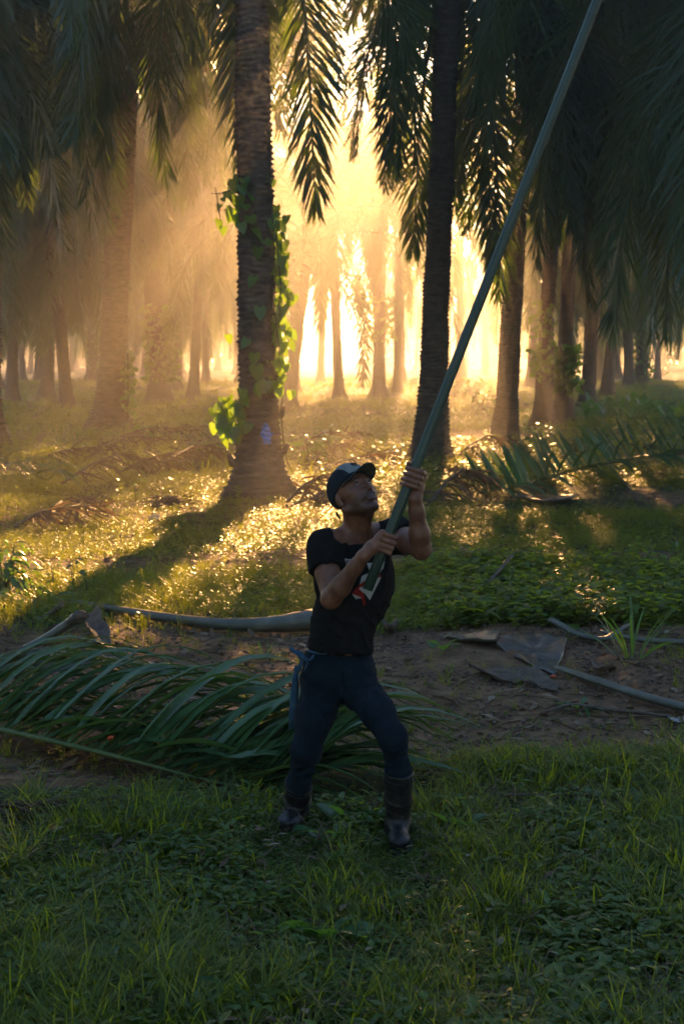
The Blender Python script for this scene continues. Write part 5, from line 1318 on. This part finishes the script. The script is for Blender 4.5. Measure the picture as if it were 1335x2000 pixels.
slab("bark_piece", "grey bark under the cut blue-green frond", [(1005, 975), (1080, 968), (1130, 975), (1120, 992), (1060, 990), (1010, 984)], .08, .03, M['slab'], "bark", .05, 8)
slab("white_scrap", "small white torn scrap at the right edge on the soil", [(1303, 1405), (1318, 1400), (1340, 1402), (1342, 1412), (1322, 1415), (1308, 1412)], .03, .008, M['white_print'], "litter scrap", .02, 9)
slab("dry_sheath", "dark fibrous tuft at the soil edge behind the man's hip", [(740, 1255), (755, 1232), (772, 1240), (776, 1262), (758, 1268)], .10, .05, M['husk'], "leaf sheath", .08, 10)
husk_clump("brown husk clump on the sunlit patch left of the stout trunk", [(285, 985), (320, 968), (365, 972), (378, 996), (350, 1002), (310, 996)], 211)
husk_clump("flat husk left of the brown clump in the sunlight", [(130, 985), (190, 978), (215, 990), (160, 998)], 212)
husk_clump("brown husk lying right of the raised hand in the grass", [(855, 925), (880, 915), (905, 925), (900, 940), (865, 942)], 213)
husk_clump("root-brown husk beside the stout trunk's right root", [(600, 985), (640, 968), (665, 985), (650, 1002), (612, 1000)], 214)
# small stone
M['stone'] = solid("pale_stone", [(.3, (.18, .16, .14)), (.7, (.34, .31, .27))], 20, .8, .4, 60)
V, F = ball(np.zeros(3), (.075, .06, .05), None, 12, 8); V = V * (1 + .12 * fbm(V[:, 0] * 20, V[:, 1] * 20, V[:, 2] * 20, 2))[:, None]
tag(link("stone", mesh_of("stone", V, F, M['stone']), loc=gp(302, 1016, .03)), "small pale stone on the sunlit grass left of the stout palm", "stone")
# fallen fruit
M['fruit'] = solid("red_palm_fruit", [(.35, (.30, .035, .012)), (.6, (.50, .07, .02)), (.8, (.10, .015, .01))], 60, .3, .1, 80, .5)
for (x, y, h_, s, lab) in ((970, 1500, .02, 1, "red palm fruit beside the small pile of dry sticks"), (218, 1515, .18, .9, "red palm fruit caught on the big green frond"), (103, 1620, .02, 1.1, "red palm fruit on the withered brown frond at lower left"), (1079, 1335, .02, .9, "dull red palm fruit under the shiny grey slab"), (1262, 1290, .02, .7, "orange palm fruit on the soil near the right edge"), (704, 1506, .02, .7, "pinkish palm fruit between the man's boots")):
    V, F = ball(np.zeros(3), (.019 * s, .015 * s, .015 * s), None, 10, 7); V[:, 0] += .006 * s * (np.abs(V[:, 0]) > .014 * s) * np.sign(V[:, 0])
    tag(link("palm_fruit", mesh_of("palm_fruit", V, F, M['fruit']), loc=gp(x, y, h_), rot=(0, .3, rd.uniform(0, 6))), lab, "palm fruit")
# small pile of dry sticks
for q in range(16):
    a = gp(rd.uniform(885, 985), rd.uniform(1490, 1545), .02); ang = rd.normal(-.55, .45); L = rd.uniform(.08, .26)
    d = np.array([math.cos(ang), math.sin(ang) * 1.0, rd.uniform(0, .15)]); V, F = tube([np.zeros(3), d * L * .5 + [0, 0, rd.uniform(-.005, .012)], d * L], [.0055, .005, .003], 5, squash=.6)
    tag(link("dry_stick", mesh_of("dry_stick", V, F, M['husk']), loc=a), "pale dry stick in the small heap near the red fruit", "stick", "dry sticks heaped by the red fruit")

# ------------------------------------------------------------------ single plants
def leaf_mesh(l, w, droop, r, mat=None, n=4):
    """oval leaf along +X, folded on its midrib"""
    k = np.linspace(0, 1, n + 1); ww = w / 2 * np.sin(np.pi * np.clip(k * .9 + .08, 0, 1)) ** .8; ww[-1] = 0
    c = np.stack([l * k, 0 * k, -droop * l * k * k], -1); fo = .25
    V = np.concatenate([c + np.stack([0 * k, -ww, ww * fo], -1), c, c + np.stack([0 * k, ww, ww * fo], -1)]); m = n + 1; Q = []
    for i in range(n): Q += [(i, m + i, m + i + 1, i + 1), (m + i, 2 * m + i, 2 * m + i + 1, m + i + 1)]
    return mesh_of("plant_leaf", V, [np.array(Q)], mat or M['vine'])
rp = np.random.default_rng(33)
M['bigleaf'] = leafmat("broad_leaf", (.018, .062, .026), (.04, .13, .045), (.22, .42, .03), .4, .35, .5, scale=7.0)
LV = {'bush': [leaf_mesh(.15, .075, .4, rp, M['bigleaf']) for _ in range(4)], 'broad': [leaf_mesh(.55, .24, .25, rp, M['bigleaf']) for _ in range(4)],
      'spike': [leaf_mesh(.75, .035, .35, rp, M['bigleaf'], 6) for _ in range(4)], 'weed': [leaf_mesh(.13, .05, .5, rp, M['bigleaf']) for _ in range(4)], 'pad': [leaf_mesh(.16, .15, .2, rp, M['bigleaf'], 5) for _ in range(3)]}
def plant(name, label, cat, px, py, kind, n, h, spread, group=None, up=(.1, .9), s=1.0, stem=True, seed=0):
    r = np.random.default_rng(seed + 900); base = gp(px, py); root = empty(name, base, label, cat, group); st = []
    for i in range(n):
        k = (i + .5) / n; a = i * 2.4 + r.normal(0, .3); zz = h * k ** .8 * r.uniform(.7, 1.1) if stem else .0
        rad_ = spread * math.sqrt(r.random()) * (1 - .4 * k); p = (math.cos(a) * rad_, math.sin(a) * rad_, max(zz, .01)); el = r.uniform(*up)
        link("leaf", LV[kind][int(r.integers(len(LV[kind])))], root, p, (r.normal(0, .3), -el, a), s * r.uniform(.65, 1.15))
        if stem and i % 3 == 0: st.append(tube([[0, 0, -.01], [p[0] * .5, p[1] * .5, p[2] * .6], p], [.006 * s, .005 * s, .003 * s], 4))
    if st: V, F, _ = merge(st); link("stem", mesh_of("plant_stem", V, F, M['vstem']), root)
    return root
plant("bush", "dark leafy bush at the left edge above the curved stalk", "bush", 8, 1172, 'bush', 170, .46, .34, up=(-.6, .4), s=.72, seed=1)
plant("bush", "low leafy bush at the left edge below the dark one", "bush", 50, 1200, 'weed', 34, .2, .34, up=(-.4, .6), s=1.0, seed=2)
for k, (x, y, h, lab) in enumerate([(106, 1160, .34, "slender weed just right of the left-edge bush"), (146, 1166, .36, "tallest slender weed by the left-edge bush, in the sun's glow"), (170, 1172, .26, "small slender weed at the edge of the sunlit patch"), (1240, 1120, .34, "slender weed standing in the sun near the right edge"), (1320, 1118, .3, "slender weed at the right edge above the weed patch"), (525, 1100, .22, "thin reddish weed in the sunlit patch left of the man"), (265, 978, .38, "single pale upright shoot in the sunlit patch"), (1130, 1395, .05, "tiny seedling by the saw-toothed stalk")]):
    plant("weed_plant", lab, "weed", x, y, 'weed', 12, h, .07, up=(-.1, .8), s=.75, seed=10 + k)
for k, (x, y, s, lab) in enumerate([(628, 1652, .6, "yellow-green broad leaves right of the left-hand boot"), (690, 1615, .75, "broad round leaves between the man's boots"), (440, 1975, .6, "small pale broad-leaved plant at the bottom left of centre"), (890, 1622, .6, "single round leaf right of the right-hand boot"), (640, 1830, .9, "broad pale-green leaf cluster in the middle of the foreground grass"), (865, 1290, .5, "broad leaf poking up by the dull slab"), (160, 1905, .7, "broad-leaved plant at the lower left of the foreground"), (880, 1585, .5, "round-leaved plant by the stick heap"), (1180, 1570, .6, "dark round-leaved plant at the grass edge")]):
    plant("broad_leaf_plant", lab, "plant", x, y, 'pad', 6, .07, .09, up=(.1, .8), s=s, seed=30 + k)
for k in range(20):
    x = 1142 + k * 12 + rp.normal(0, 3); y = 812 + rp.uniform(-14, 18)
    plant("broad_leaf_plant", "large-leaved plant in the leafy row at the right behind the palms", "plant", x, y, 'broad', 9, .35, .35, "large-leaved plants in a row at right", up=(.6, 1.35), s=1.05, seed=60 + k)
for k, (x, y, s, lab) in enumerate([(1010, 958, 1.0, "tall spiky seedling at the left end of the cut blue-green frond"), (985, 962, .9, "spiky seedling second from the cut frond's left end"), (955, 958, .8, "spiky seedling between the ringed palms in the grass"), (925, 955, .6, "small spiky seedling nearest the dark ringed palm"), (118, 866, .9, "tall spiky seedling before the dark palms at left"), (150, 868, .7, "spiky seedling leaning toward the thick left palm"), (14, 812, .9, "spiky seedling by the straight left-hand palm"), (1232, 1300, .55, "grassy tuft growing through the stalks at right"), (520, 1300, .2, "tiny grass shoot behind the man's hip")]):
    plant("spiky_seedling", lab, "seedling", x, y, 'spike', 16, .0, .12, up=(.7, 1.45), s=s, stem=False, seed=90 + k)
for k, (x, y, s, lab) in enumerate([(150, 716, 2.2, "bright round bush in the sun between left-hand trunks"), (1000, 745, 1.6, "misty bush behind the clear ringed palm"), (920, 770, 2.0, "hazy bush between the dark ringed and brown ringed palms"), (940, 800, 1.6, "nearer hazy bush left of the clear ringed palm"), (1290, 735, 1.8, "small bush at the foot of the far curved palm"), (1060, 885, 1.2, "leafy bush in front of the clear ringed palm"), (1160, 880, 1.1, "leafy bush under the row of large-leaved plants"), (1130, 900, 1.0, "low bush behind the cut blue-green frond"), (600, 905, 1.0, "sunlit leafy bush just right of the stout palm"), (640, 880, .9, "sunlit weeds bush above the man's cap"), (280, 870, 1.1, "low leafy bush at the foot of the thick left palm")]):
    plant("bush", lab, "bush", x, y, 'bush', 60, .5 * s, .42 * s, up=(-.4, .7), s=1.3 * s, seed=120 + k)
